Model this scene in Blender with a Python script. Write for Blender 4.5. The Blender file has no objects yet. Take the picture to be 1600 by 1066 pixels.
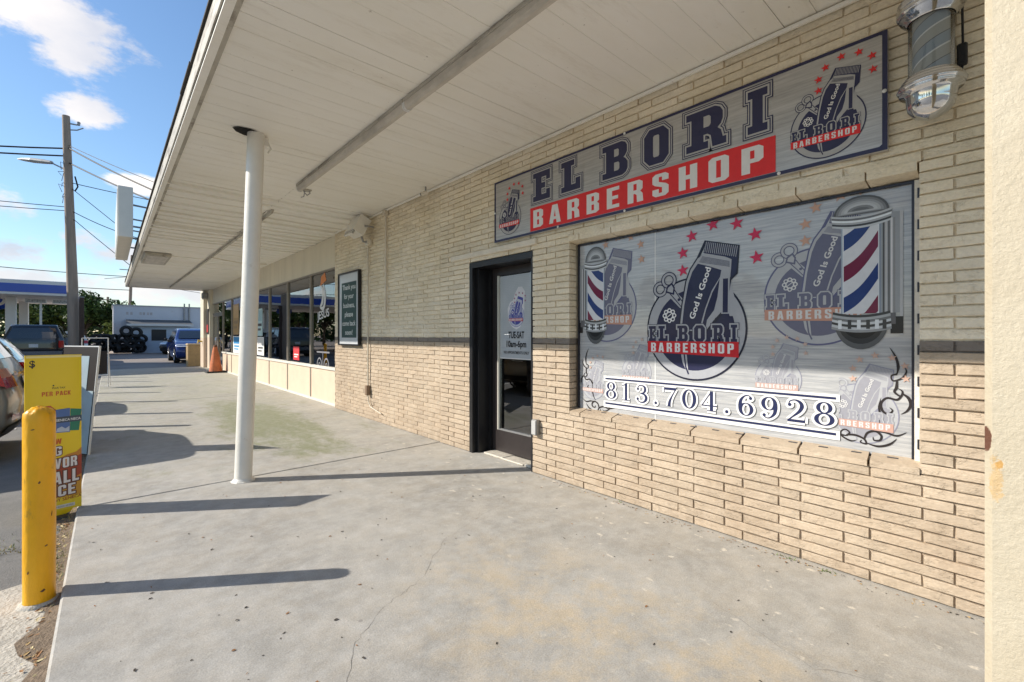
import bpy, math, random
from mathutils import Vector, Matrix
from mathutils.geometry import tessellate_polygon
random.seed(7)
R = math.radians
sc = bpy.context.scene
COL = sc.collection

# ------------------------------------------------------------------ camera
YAW = math.atan2(630, 710)
cd = bpy.data.cameras.new("Camera")
cam = bpy.data.objects.new("Camera", cd)
COL.objects.link(cam)
cam.location = (0, 0, 1.3)
cam.rotation_euler = (R(90), 0, -YAW)
cd.sensor_width = 36
cd.lens = 710 / 1600 * 36
cd.shift_y = -9 / 1600
cd.clip_start = 0.05
cd.clip_end = 3000
sc.camera = cam

# ------------------------------------------------------------------ light
SUN_EL = 32.2
sdir = Vector((0.827 * math.cos(R(SUN_EL)), -0.562 * math.cos(R(SUN_EL)), -math.sin(R(SUN_EL))))
sl = bpy.data.lights.new("Sun", "SUN")
sl.energy = 3.3
sl.angle = R(0.5)
sl.color = (1.0, 0.93, 0.82)
so = bpy.data.objects.new("Sun", sl)
COL.objects.link(so)
so.rotation_euler = sdir.to_track_quat('-Z', 'Y').to_euler()
sc.view_settings.view_transform = 'Standard'
sc.view_settings.look = 'None'
sc.view_settings.gamma = 1
sc.view_settings.exposure = 0.93
sc.cycles.diffuse_bounces = 8
sc.cycles.max_bounces = 14

w = bpy.data.worlds.new("World")
sc.world = w
w.use_nodes = True
nt = w.node_tree
nt.nodes.clear()
N = lambda t: nt.nodes.new(t)
sky = N('ShaderNodeTexSky')
sky.sky_type = 'NISHITA'
sky.sun_disc = False
sky.sun_elevation = R(SUN_EL)
sky.sun_rotation = math.atan2(-0.827, 0.562)
sky.air_density = 1.25
sky.dust_density = 0.15
sky.ozone_density = 5.0
tc = N('ShaderNodeTexCoord')
def math_(op, a, b=None, c=None, clamp=False):
    n = N('ShaderNodeMath'); n.operation = op; n.use_clamp = clamp
    for i, v in enumerate((a, b, c)):
        if v is None: continue
        if isinstance(v, (int, float)): n.inputs[i].default_value = v
        else: nt.links.new(v, n.inputs[i])
    return n.outputs[0]
sep = N('ShaderNodeSeparateXYZ'); nt.links.new(tc.outputs['Generated'], sep.inputs[0])
az = math_('ARCTAN2', sep.outputs[0], sep.outputs[1])
el = math_('ARCSINE', sep.outputs[2])
noi = N('ShaderNodeTexNoise'); noi.inputs['Scale'].default_value = 9.0
noi.inputs['Detail'].default_value = 9.0; noi.inputs['Roughness'].default_value = 0.62
mp = N('ShaderNodeMapping'); mp.inputs['Scale'].default_value = (1, 1, 1.9)
nt.links.new(tc.outputs['Generated'], mp.inputs[0]); nt.links.new(mp.outputs[0], noi.inputs['Vector'])
noi2 = N('ShaderNodeTexNoise'); noi2.inputs['Scale'].default_value = 3.2
noi2.inputs['Detail'].default_value = 7.0
nt.links.new(mp.outputs[0], noi2.inputs['Vector'])
# separate cumulus clouds: azimuth, elevation, half widths, in degrees
CL = [(-4.6, 25.8, 5.2, 3.3), (-12, 29, 8, 5.5), (-1.5, 19.6, 2.3, 1.3), (3.2, 14.4, 3.2, 0.8), (-7, 10.5, 2.2, 1.7),
      (-5, 7.3, 3.4, 1.0), (2, 7.6, 4.0, 1.0), (-1.5, 8.6, 1.5, .8), (8, 4.5, 13, 1.5), (-22, 10, 9, 2.5), (-12, 4.5, 8, 1.4),
      (-45, 28, 14, 7), (-75, 18, 16, 5), (-100, 30, 14, 8), (-60, 45, 14, 8), (60, 30, 20, 8), (170, 25, 20, 8), (-140, 22, 14, 6), (-28, 45, 12, 6)]
tot = None
for (a, e, wa, we) in CL:
    da = math_('DIVIDE', math_('SUBTRACT', az, R(a)), R(wa))
    de = math_('DIVIDE', math_('SUBTRACT', el, R(e)), R(we))
    d2 = math_('ADD', math_('MULTIPLY', da, da), math_('MULTIPLY', de, de))
    g = math_('SUBTRACT', 1.0, math_('MULTIPLY', d2, 0.55), clamp=False)
    tot = g if tot is None else math_('MAXIMUM', tot, g)
tot = math_('MAXIMUM', tot, -1.0)
m = math_('ADD', math_('MULTIPLY', tot, 0.8), math_('MULTIPLY', math_('SUBTRACT', noi.outputs[0], 0.53), 4.6))
mask = N('ShaderNodeMapRange'); mask.interpolation_type = 'SMOOTHSTEP'
mask.inputs['From Min'].default_value = 0.02; mask.inputs['From Max'].default_value = 0.85
nt.links.new(m, mask.inputs['Value'])
cr = N('ShaderNodeMapRange'); nt.links.new(noi2.outputs[0], cr.inputs['Value'])
cr.inputs['From Min'].default_value = .35; cr.inputs['From Max'].default_value = .65
ccol = N('ShaderNodeMix'); ccol.data_type = 'RGBA'
ccol.inputs['A'].default_value = (4.0, 4.2, 4.8, 1); ccol.inputs['B'].default_value = (7.6, 7.0, 6.4, 1)
nt.links.new(cr.outputs[0], ccol.inputs['Factor'])
mx = N('ShaderNodeMix'); mx.data_type = 'RGBA'
nt.links.new(math_('MULTIPLY', mask.outputs[0], 0.9), mx.inputs['Factor'])
nt.links.new(sky.outputs[0], mx.inputs['A']); nt.links.new(ccol.outputs['Result'], mx.inputs['B'])
bg = N('ShaderNodeBackground'); bg.inputs[1].default_value = 0.09
out = N('ShaderNodeOutputWorld')
nt.links.new(mx.outputs['Result'], bg.inputs[0]); nt.links.new(bg.outputs[0], out.inputs[0])

# ------------------------------------------------------------------ materials
MATS = {}
def mat(name, col, rough=0.6, metal=0.0, var=0.12, vs=6.0, bump=0.0, bs=40.0, coat=0.0, stretch=None, spec=0.5, emis=None, dirt=None, trans=0.0, bd=0.01):
    """Principled material; colour broken up by two scales of noise in real-world (object) space"""
    if name in MATS: return MATS[name]
    M = bpy.data.materials.new(name); M.use_nodes = True
    t = M.node_tree; b = t.nodes['Principled BSDF']
    b.inputs['Roughness'].default_value = rough; b.inputs['Metallic'].default_value = metal
    b.inputs['Coat Weight'].default_value = coat; b.inputs['Coat Roughness'].default_value = 0.06
    b.inputs['Specular IOR Level'].default_value = spec
    b.inputs['Base Color'].default_value = (*col, 1)
    if trans: b.inputs['Transmission Weight'].default_value = trans
    if emis: b.inputs['Emission Color'].default_value = (*col, 1); b.inputs['Emission Strength'].default_value = emis
    g = t.nodes.new('ShaderNodeNewGeometry')
    src = g.outputs['Position']
    if stretch:
        mpp = t.nodes.new('ShaderNodeMapping'); mpp.inputs['Scale'].default_value = stretch
        t.links.new(src, mpp.inputs[0]); src = mpp.outputs[0]
    if var:
        n = t.nodes.new('ShaderNodeTexNoise'); n.inputs['Scale'].default_value = vs
        n.inputs['Detail'].default_value = 8; n.inputs['Roughness'].default_value = .65
        t.links.new(src, n.inputs['Vector'])
        r = t.nodes.new('ShaderNodeMapRange')
        r.inputs['From Min'].default_value = .3; r.inputs['From Max'].default_value = .7
        r.inputs['To Min'].default_value = 1 - var; r.inputs['To Max'].default_value = 1 + var
        t.links.new(n.outputs[0], r.inputs['Value'])
        x = t.nodes.new('ShaderNodeMix'); x.data_type = 'RGBA'; x.blend_type = 'MULTIPLY'
        x.inputs['Factor'].default_value = 1; x.inputs['A'].default_value = (*col, 1)
        t.links.new(r.outputs[0], x.inputs['B'])
        res = x.outputs['Result']
        if dirt:
            dc, thr, ds = dirt
            n2 = t.nodes.new('ShaderNodeTexNoise'); n2.inputs['Scale'].default_value = ds; n2.inputs['Detail'].default_value = 10
            n2.inputs['Roughness'].default_value = .7
            t.links.new(src, n2.inputs['Vector'])
            r2 = t.nodes.new('ShaderNodeMapRange'); r2.inputs['From Min'].default_value = thr; r2.inputs['From Max'].default_value = thr + .13
            t.links.new(n2.outputs[0], r2.inputs['Value'])
            x2 = t.nodes.new('ShaderNodeMix'); x2.data_type = 'RGBA'; x2.inputs['B'].default_value = (*dc, 1)
            t.links.new(r2.outputs[0], x2.inputs['Factor']); t.links.new(res, x2.inputs['A']); res = x2.outputs['Result']
        t.links.new(res, b.inputs['Base Color'])
    if bump:
        n = t.nodes.new('ShaderNodeTexNoise'); n.inputs['Scale'].default_value = bs; n.inputs['Detail'].default_value = 8
        t.links.new(src, n.inputs['Vector'])
        bb = t.nodes.new('ShaderNodeBump'); bb.inputs['Strength'].default_value = bump; bb.inputs['Distance'].default_value = bd
        t.links.new(n.outputs[0], bb.inputs['Height']); t.links.new(bb.outputs[0], b.inputs['Normal'])
    MATS[name] = M
    return M

def nodes_mat(name):
    M = bpy.data.materials.new(name); M.use_nodes = True
    MATS[name] = M
    return M, M.node_tree, M.node_tree.nodes['Principled BSDF']

class G:
    """little node-graph helper for the custom materials"""
    def __init__(s, t): s.t = t
    def new(s, ty, **kw):
        n = s.t.nodes.new(ty)
        for k, v in kw.items(): setattr(n, k, v)
        return n
    def m(s, op, a, b=None, clamp=False):
        n = s.new('ShaderNodeMath', operation=op, use_clamp=clamp)
        for i, v in enumerate((a, b)):
            if v is None: continue
            if isinstance(v, (int, float)): n.inputs[i].default_value = v
            else: s.t.links.new(v, n.inputs[i])
        return n.outputs[0]
    def noise(s, src, scale, detail=8, rough=.6, stretch=None):
        if stretch:
            mp = s.new('ShaderNodeMapping'); mp.inputs['Scale'].default_value = stretch
            s.t.links.new(src, mp.inputs[0]); src = mp.outputs[0]
        n = s.new('ShaderNodeTexNoise'); n.inputs['Scale'].default_value = scale
        n.inputs['Detail'].default_value = detail; n.inputs['Roughness'].default_value = rough
        s.t.links.new(src, n.inputs['Vector']); return n.outputs[0]
    def ramp(s, v, a, b, lo=0., hi=1.):
        n = s.new('ShaderNodeMapRange'); n.inputs['From Min'].default_value = a; n.inputs['From Max'].default_value = b
        n.inputs['To Min'].default_value = lo; n.inputs['To Max'].default_value = hi
        s.t.links.new(v, n.inputs['Value']); return n.outputs[0]
    def mix(s, f, a, b, blend='MIX'):
        n = s.new('ShaderNodeMix', data_type='RGBA', blend_type=blend)
        for k, v in (('Factor', f), ('A', a), ('B', b)):
            if isinstance(v, (int, float)): n.inputs[k].default_value = v
            elif isinstance(v, tuple): n.inputs[k].default_value = (*v, 1)
            else: s.t.links.new(v, n.inputs[k])
        return n.outputs['Result']
    def bump(s, h, strength, dist, normal=None):
        n = s.new('ShaderNodeBump'); n.inputs['Strength'].default_value = strength; n.inputs['Distance'].default_value = dist
        s.t.links.new(h, n.inputs['Height'])
        if normal: s.t.links.new(normal, n.inputs['Normal'])
        return n.outputs[0]

# painted brick: beige below a grey-brown stripe, cream above
M_BRICK, t, b = nodes_mat('painted_brick')
g = G(t); geo = g.new('ShaderNodeNewGeometry'); P = geo.outputs['Position']
sp = g.new('ShaderNodeSeparateXYZ'); t.links.new(P, sp.inputs[0])
zz = g.m('ADD', sp.outputs[2], g.m('MULTIPLY', g.m('SUBTRACT', g.noise(P, 14), .5), .008))
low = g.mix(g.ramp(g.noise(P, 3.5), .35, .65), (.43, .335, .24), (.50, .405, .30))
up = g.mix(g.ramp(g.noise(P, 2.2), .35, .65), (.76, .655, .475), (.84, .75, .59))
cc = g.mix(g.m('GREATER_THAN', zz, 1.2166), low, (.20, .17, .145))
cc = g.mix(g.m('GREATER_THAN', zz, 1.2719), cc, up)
fine = g.ramp(g.noise(P, 60), .3, .7, .9, 1.08)
cc = g.mix(1.0, cc, fine, 'MULTIPLY')
cc = g.mix(1.0, cc, g.ramp(geo.outputs['Random Per Island'], 0, 1, .90, 1.05), 'MULTIPLY')
dr = g.m('MULTIPLY', g.ramp(g.noise(P, 9, 8, .7, (1, 1, .12)), .56, .70), g.ramp(g.noise(P, 2.1, 4, .6), .45, .62))
cc = g.mix(g.m('MULTIPLY', dr, .30), cc, (.33, .26, .17))
grime = g.m('MULTIPLY', g.ramp(sp.outputs[2], .16, .0), g.ramp(g.noise(P, 18, 8, .75), .42, .62))
cc = g.mix(g.m('MULTIPLY', grime, .55), cc, (.27, .21, .15))
chip = g.ramp(g.noise(P, 24, 6, .75), .71, .73, 0, .6)
cc = g.mix(chip, cc, (.40, .29, .20))
st = g.ramp(g.noise(P, 1.3, 9, .75), .60, .70, 0, .35)
cc = g.mix(st, cc, (.42, .31, .17))
spot = g.ramp(g.noise(P, 30, 3, .5), .74, .77, 0, .55)
cc = g.mix(spot, cc, (.20, .16, .12))
t.links.new(cc, b.inputs['Base Color']); b.inputs['Roughness'].default_value = .55
nb = g.bump(g.noise(P, 30, 9, .68, (1, .5, 1)), .9, .009)
nb = g.bump(g.noise(P, 170, 4, .6), .3, .002, nb)
nb = g.bump(g.ramp(g.noise(P, 17, 6, .7, (1, .5, 1)), .56, .585), .7, .0025, nb)
t.links.new(nb, b.inputs['Normal'])

# concrete walk
M_CONC, t, b = nodes_mat('concrete_walk')
g = G(t); geo = g.new('ShaderNodeNewGeometry'); P = geo.outputs['Position']
sp = g.new('ShaderNodeSeparateXYZ'); t.links.new(P, sp.inputs[0])
cc = g.mix(g.ramp(g.noise(P, 1.1, 9, .65), .32, .68), (.285, .273, .250), (.405, .388, .355))
cc = g.mix(g.ramp(g.noise(P, 7, 9, .75), .42, .70, 0, .6), cc, (.54, .525, .495))
# rust-tan staining, strongest in the near right part of the walk
dx = g.m('DIVIDE', g.m('SUBTRACT', sp.outputs[0], 1.55), .75); dy = g.m('DIVIDE', g.m('SUBTRACT', sp.outputs[1], 1.0), 1.6)
near = g.m('SUBTRACT', 1.0, g.m('ADD', g.m('MULTIPLY', dx, dx), g.m('MULTIPLY', dy, dy)), True)
tan = g.m('MULTIPLY', g.ramp(g.noise(P, 3.6, 12, .78), .44, .60), g.m('ADD', g.m('MULTIPLY', near, .65), .16))
cc = g.mix(tan, cc, (.50, .41, .285))
# paint overspray flecks near the wall
fl = g.m('MULTIPLY', g.ramp(g.noise(P, 16, 3, .5, (1, .6, 1)), .66, .70), g.ramp(sp.outputs[0], 1.2, 2.4))
cc = g.mix(g.m('MULTIPLY', fl, .6), cc, (.72, .66, .56))
cc = g.mix(g.ramp(g.noise(P, 2.3, 12, .82), .55, .70, 0, .4), cc, (.25, .24, .22))
cc = g.mix(g.ramp(g.noise(P, 11, 8, .75), .60, .68, 0, .4), cc, (.60, .57, .50))
# moss where water drips, beyond the joint
dx = g.m('DIVIDE', g.m('SUBTRACT', sp.outputs[0], 1.75), .75); dy = g.m('DIVIDE', g.m('SUBTRACT', sp.outputs[1], 7.8), 3.4)
mo = g.m('SUBTRACT', 1.0, g.m('ADD', g.m('MULTIPLY', dx, dx), g.m('MULTIPLY', dy, dy)), True)
mo = g.m('MULTIPLY', g.ramp(g.m('ADD', mo, g.m('MULTIPLY', g.m('SUBTRACT', g.noise(P, 2.6, 10, .8, (1, .4, 1)), .5), 3.6)), .15, .8), g.ramp(sp.outputs[1], 4.62, 4.9))
cc = g.mix(g.m('MULTIPLY', g.m('MULTIPLY', mo, g.ramp(g.noise(P, 13, 10, .8), .34, .60, .45, 1)), .95), cc, (.19, .205, .10))
far = g.m('MULTIPLY', g.ramp(sp.outputs[1], 5, 12, 0, .6), g.ramp(g.noise(P, 1.5, 9, .75, (1, .5, 1)), .35, .65))
cc = g.mix(far, cc, (.36, .36, .26))
# gum spots and grit
vo = g.new('ShaderNodeTexVoronoi'); vo.inputs['Scale'].default_value = 3.1; t.links.new(P, vo.inputs['Vector'])
gum = g.m('LESS_THAN', g.m('ADD', vo.outputs['Distance'], g.m('MULTIPLY', g.noise(P, 20), .05)), .062)
sc_ = g.new('ShaderNodeSeparateColor'); t.links.new(vo.outputs['Color'], sc_.inputs[0])
gum = g.m('MULTIPLY', gum, g.m('GREATER_THAN', sc_.outputs[0], .45))
cc = g.mix(g.m('MULTIPLY', gum, .42), cc, (.16, .15, .145))
cc = g.mix(1.0, cc, g.ramp(g.noise(P, 150, 5, .7), .28, .72, .74, 1.2), 'MULTIPLY')
vo2 = g.new('ShaderNodeTexVoronoi'); vo2.inputs['Scale'].default_value = 9; t.links.new(P, vo2.inputs['Vector'])
cc = g.mix(g.m('MULTIPLY', g.m('LESS_THAN', g.m('ADD', vo2.outputs['Distance'], g.m('MULTIPLY', g.noise(P, 60), .12)), .095), .3), cc, (.17, .15, .13))
cc = g.mix(g.ramp(g.noise(P, 45, 6, .7), .64, .74, 0, .5), cc, (.22, .20, .18))
t.links.new(cc, b.inputs['Base Color']); b.inputs['Roughness'].default_value = .8
nb = g.bump(g.noise(P, 90, 8, .7), .55, .003); nb = g.bump(g.noise(P, 6, 5, .6), .3, .01, nb)
t.links.new(nb, b.inputs['Normal'])

# asphalt lot
M_ASPH, t, b = nodes_mat('asphalt')
g = G(t); geo = g.new('ShaderNodeNewGeometry'); P = geo.outputs['Position']
sp = g.new('ShaderNodeSeparateXYZ'); t.links.new(P, sp.inputs[0])
cc = g.mix(g.ramp(g.noise(P, .6, 9, .7), .35, .65), (.13, .127, .12), (.24, .23, .215))
cc = g.mix(g.ramp(g.noise(P, 120, 4, .6), .45, .75, 0, .5), cc, (.30, .28, .25))
cc = g.mix(g.m('MULTIPLY', g.ramp(sp.outputs[1], 26, 33), .8), cc, (.30, .235, .19))
t.links.new(cc, b.inputs['Base Color']); b.inputs['Roughness'].default_value = .85
t.links.new(g.bump(g.noise(P, 110, 8, .7), .8, .008), b.inputs['Normal'])

# painted soffit boards
M_SOFF, t, b = nodes_mat('soffit_paint')
g = G(t); geo = g.new('ShaderNodeNewGeometry'); P = geo.outputs['Position']
cc = g.mix(g.ramp(g.noise(P, 1.2, 8, .65, (.35, 1, 1)), .35, .68), (.85, .82, .74), (.91, .89, .84))
cc = g.mix(g.ramp(g.noise(P, 3, 12, .82, (.3, 1.4, 1)), .53, .72, 0, .38), cc, (.50, .43, .33))
cc = g.mix(g.ramp(g.noise(P, 26, 4, .6), .69, .74, 0, .6), cc, (.30, .25, .2))
t.links.new(cc, b.inputs['Base Color']); b.inputs['Roughness'].default_value = .5
t.links.new(g.bump(g.noise(P, 5, 6, .6, (.2, 2, 1)), .5, .012), b.inputs['Normal'])

# stucco column: cream paint with rust runs
M_COLM, t, b = nodes_mat('cream_column_paint')
g = G(t); geo = g.new('ShaderNodeNewGeometry'); P = geo.outputs['Position']
sp = g.new('ShaderNodeSeparateXYZ'); t.links.new(P, sp.inputs[0])
cc = g.mix(g.ramp(g.noise(P, 3), .35, .65), (.46, .395, .285), (.51, .45, .34))
def blob(y, z, ry, rz, n=5.5):
    a = g.m('DIVIDE', g.m('SUBTRACT', sp.outputs[1], y), ry); c = g.m('DIVIDE', g.m('SUBTRACT', sp.outputs[2], z), rz)
    d = g.m('SUBTRACT', 1.0, g.m('ADD', g.m('MULTIPLY', a, a), g.m('MULTIPLY', c, c)))
    return g.m('ADD', d, g.m('MULTIPLY', g.m('SUBTRACT', g.noise(P, 110, 8, .8), .5), n))
cc = g.mix(g.ramp(blob(.040, .985, .012, .055), .1, .5, 0, .55), cc, (.55, .33, .10))
cc = g.mix(g.ramp(blob(.036, 1.02, .006, .013), .1, .4, 0, .8), cc, (.50, .26, .05))
cc = g.mix(g.ramp(blob(.056, 1.072, .010, .030, 1.2), .1, .3), cc, (.12, .05, .03))
cc = g.mix(g.ramp(g.noise(P, 30, 4, .6), .72, .75, 0, .5), cc, (.3, .24, .16))
t.links.new(cc, b.inputs['Base Color']); b.inputs['Roughness'].default_value = .45
nb = g.bump(g.noise(P, 28, 8, .7), .45, .01); t.links.new(g.bump(g.noise(P, 120, 6, .7), .5, .004, nb), b.inputs['Normal'])

# brushed printed film / sign metal
def brushed(name, ca, cb, rough, coat, metal=0.0):
    M, t, b = nodes_mat(name)
    g = G(t); geo = g.new('ShaderNodeNewGeometry'); P = geo.outputs['Position']
    cc = g.mix(g.ramp(g.noise(P, 6, 8, .7, (1, .6, 14)), .35, .65), ca, cb)
    cc = g.mix(1.0, cc, g.ramp(g.noise(P, 40, 4, .6, (1, .15, 9)), .3, .7, .93, 1.07), 'MULTIPLY')
    t.links.new(cc, b.inputs['Base Color'])
    b.inputs['Roughness'].default_value = rough; b.inputs['Coat Weight'].default_value = coat
    b.inputs['Coat Roughness'].default_value = .03; b.inputs['Metallic'].default_value = metal
    return M
M_FILM = brushed('printed_film', (.29, .30, .32), (.50, .50, .495), .42, .8)
M_SIGN = brushed('sign_panel_metal', (.34, .33, .32), (.50, .49, .47), .32, .3, .35)

# glass for shop windows
def glassmat(name, tint=(.75, .8, .78), refl=1.0):
    M = bpy.data.materials.new(name); M.use_nodes = True; t = M.node_tree; t.nodes.clear()
    g = G(t); o = g.new('ShaderNodeOutputMaterial'); tr = g.new('ShaderNodeBsdfTransparent'); tr.inputs[0].default_value = (*tint, 1)
    gl = g.new('ShaderNodeBsdfGlossy'); gl.inputs['Roughness'].default_value = .004; gl.inputs[0].default_value = (.95, .97, 1, 1)
    fr = g.new('ShaderNodeFresnel'); fr.inputs[0].default_value = 1.52
    geo = g.new('ShaderNodeNewGeometry')
    nb = g.bump(g.noise(geo.outputs['Position'], 1.3, 2, .5), .12, .01); t.links.new(nb, gl.inputs['Normal'])
    f = g.m('ADD', g.m('MULTIPLY', fr.outputs[0], 1.25 * refl), .06, True)
    mx = g.new('ShaderNodeMixShader'); t.links.new(f, mx.inputs[0]); t.links.new(tr.outputs[0], mx.inputs[1]); t.links.new(gl.outputs[0], mx.inputs[2])
    t.links.new(mx.outputs[0], o.inputs[0]); MATS[name] = M
    return M
M_GLASS = glassmat('shop_glass', (.86, .90, .88))
M_TUBE = glassmat('clear_tube_glass', (.93, .96, .97), .6)

CHROME = mat('chrome', (.62, .63, .65), .10, 1.0, 0)
BLACK = mat('black_paint', (.012, .012, .014), .35, 0, .2)
POSTM = mat('white_post_paint', (.74, .71, .64), .35, 0, .06, 5, .15, 30, dirt=((.45, .37, .27), .63, 4))
RUST = mat('rust', (.16, .07, .035), .8, 0, .3, 30)
YEL = mat('yellow_bollard_paint', (.90, .44, .004), .38, 0, .12, 6, .5, 35, dirt=((.42, .22, .03), .60, 9), stretch=(1, 1, .5))
GREYM = mat('grey_metal', (.30, .30, .30), .45, .5, .1)
RUBBER = mat('black_rubber', (.015, .015, .016), .75, 0, .3, 20, .3, 60)
WHITEP = mat('white_plastic', (.75, .75, .73), .4, 0, .04)

# ------------------------------------------------------------------ mesh helpers
def finish(o, label=None, cat=None, group=None, kind=None, parent=None):
    COL.objects.link(o)
    if parent is not None: o.parent = parent
    if label: o['label'] = label
    if cat: o['category'] = cat
    if group: o['group'] = group
    if kind: o['kind'] = kind
    return o
def empty(name, loc, label, cat, group=None, rz=0.0):
    o = bpy.data.objects.new(name, None); o.empty_display_size = .1
    o.location = loc; o.rotation_euler = (0, 0, rz)
    return finish(o, label, cat, group)
class MB:
    def __init__(s): s.v = []; s.f = []; s.m = []; s.mats = []; s.sm = []
    def mi(s, M):
        if M not in s.mats: s.mats.append(M)
        return s.mats.index(M)
    def add(s, vs, fs, M, smooth=False):
        k = len(s.v); i = s.mi(M)
        s.v += [tuple(p) for p in vs]
        for f in fs: s.f.append(tuple(k + q for q in f)); s.m.append(i); s.sm.append(smooth)
        return s
    def box(s, a, b, M, rot=None):
        x0, y0, z0 = a; x1, y1, z1 = b
        vs = [(x0, y0, z0), (x1, y0, z0), (x1, y1, z0), (x0, y1, z0), (x0, y0, z1), (x1, y0, z1), (x1, y1, z1), (x0, y1, z1)]
        if rot is not None:
            c = Vector(((x0 + x1) / 2, (y0 + y1) / 2, (z0 + z1) / 2)); vs = [tuple(c + rot @ (Vector(p) - c)) for p in vs]
        return s.add(vs, [(0, 3, 2, 1), (4, 5, 6, 7), (0, 1, 5, 4), (1, 2, 6, 5), (2, 3, 7, 6), (3, 0, 4, 7)], M)
    def rbox(s, a, b, M, r=.01):
        """box with chamfered edges"""
        x0, y0, z0 = a; x1, y1, z1 = b
        ring = lambda z, i: [(x0 + i, y0 + r, z), (x0 + r, y0 + i, z), (x1 - r, y0 + i, z), (x1 - i, y0 + r, z), (x1 - i, y1 - r, z), (x1 - r, y1 - i, z), (x0 + r, y1 - i, z), (x0 + i, y1 - r, z)]
        L = [ring(z0, r * .9), ring(z0 + r, 0), ring(z1 - r, 0), ring(z1, r * .9)]
        return s.loft(L, M)
    def loft(s, rings, M, cap=True, smooth=False, closed=True):
        n = len(rings[0]); vs = [p for r in rings for p in r]; fs = []
        for i in range(len(rings) - 1):
            for j in range(n if closed else n - 1):
                k = (j + 1) % n
                fs.append((i * n + j, i * n + k, (i + 1) * n + k, (i + 1) * n + j))
        s.add(vs, fs, M, smooth)
        if cap:
            s.add(rings[0], [tuple(reversed(range(n)))], M); s.add(rings[-1], [tuple(range(n))], M)
        return s
    def tube(s, pts, r, M, n=10, cap=True, smooth=True):
        pts = [Vector(p) for p in pts]; rr = r if isinstance(r, (list, tuple)) else [r] * len(pts)
        rings = []; prev = None
        for i, p in enumerate(pts):
            d = (pts[min(i + 1, len(pts) - 1)] - pts[max(i - 1, 0)]).normalized()
            if prev is None:
                u = d.orthogonal().normalized()
            else:
                u = (prev - d * prev.dot(d)); u = u.normalized() if u.length > 1e-6 else d.orthogonal().normalized()
            prev = u; q = d.cross(u)
            rings.append([tuple(p + (u * math.cos(2 * math.pi * k / n) + q * math.sin(2 * math.pi * k / n)) * rr[i]) for k in range(n)])
        return s.loft(rings, M, cap, smooth)
    def lathe(s, prof, M, c=(0, 0, 0), n=32, axis='z', smooth=True, cap=False):
        rings = []
        for (r, h) in prof:
            ring = []
            for k in range(n):
                a = 2 * math.pi * k / n; x, y = r * math.cos(a), r * math.sin(a)
                if axis == 'z': p = (c[0] + x, c[1] + y, c[2] + h)
                elif axis == 'x': p = (c[0] + h, c[1] + x, c[2] + y)
                else: p = (c[0] + y, c[1] + h, c[2] + x)
                ring.append(p)
            rings.append(ring)
        return s.loft(rings, M, cap, smooth)
    def build(s, name, parent=None, label=None, cat=None, group=None, kind=None, bevel=0, loc=None):
        me = bpy.data.meshes.new(name); me.from_pydata(s.v, [], s.f)
        for M in s.mats: me.materials.append(M)
        me.polygons.foreach_set('material_index', s.m)
        me.polygons.foreach_set('use_smooth', s.sm)
        me.update()
        o = bpy.data.objects.new(name, me)
        if loc: o.location = loc
        if bevel:
            bm = o.modifiers.new('Bevel', 'BEVEL'); bm.width = bevel; bm.segments = 2; bm.limit_method = 'ANGLE'
        return finish(o, label, cat, group, kind, parent)
def copy_tree(o, parent=None):
    c = o.copy(); COL.objects.link(c)
    if parent is not None: c.parent = parent
    for ch in list(o.children): copy_tree(ch, c)
    return c

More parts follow.
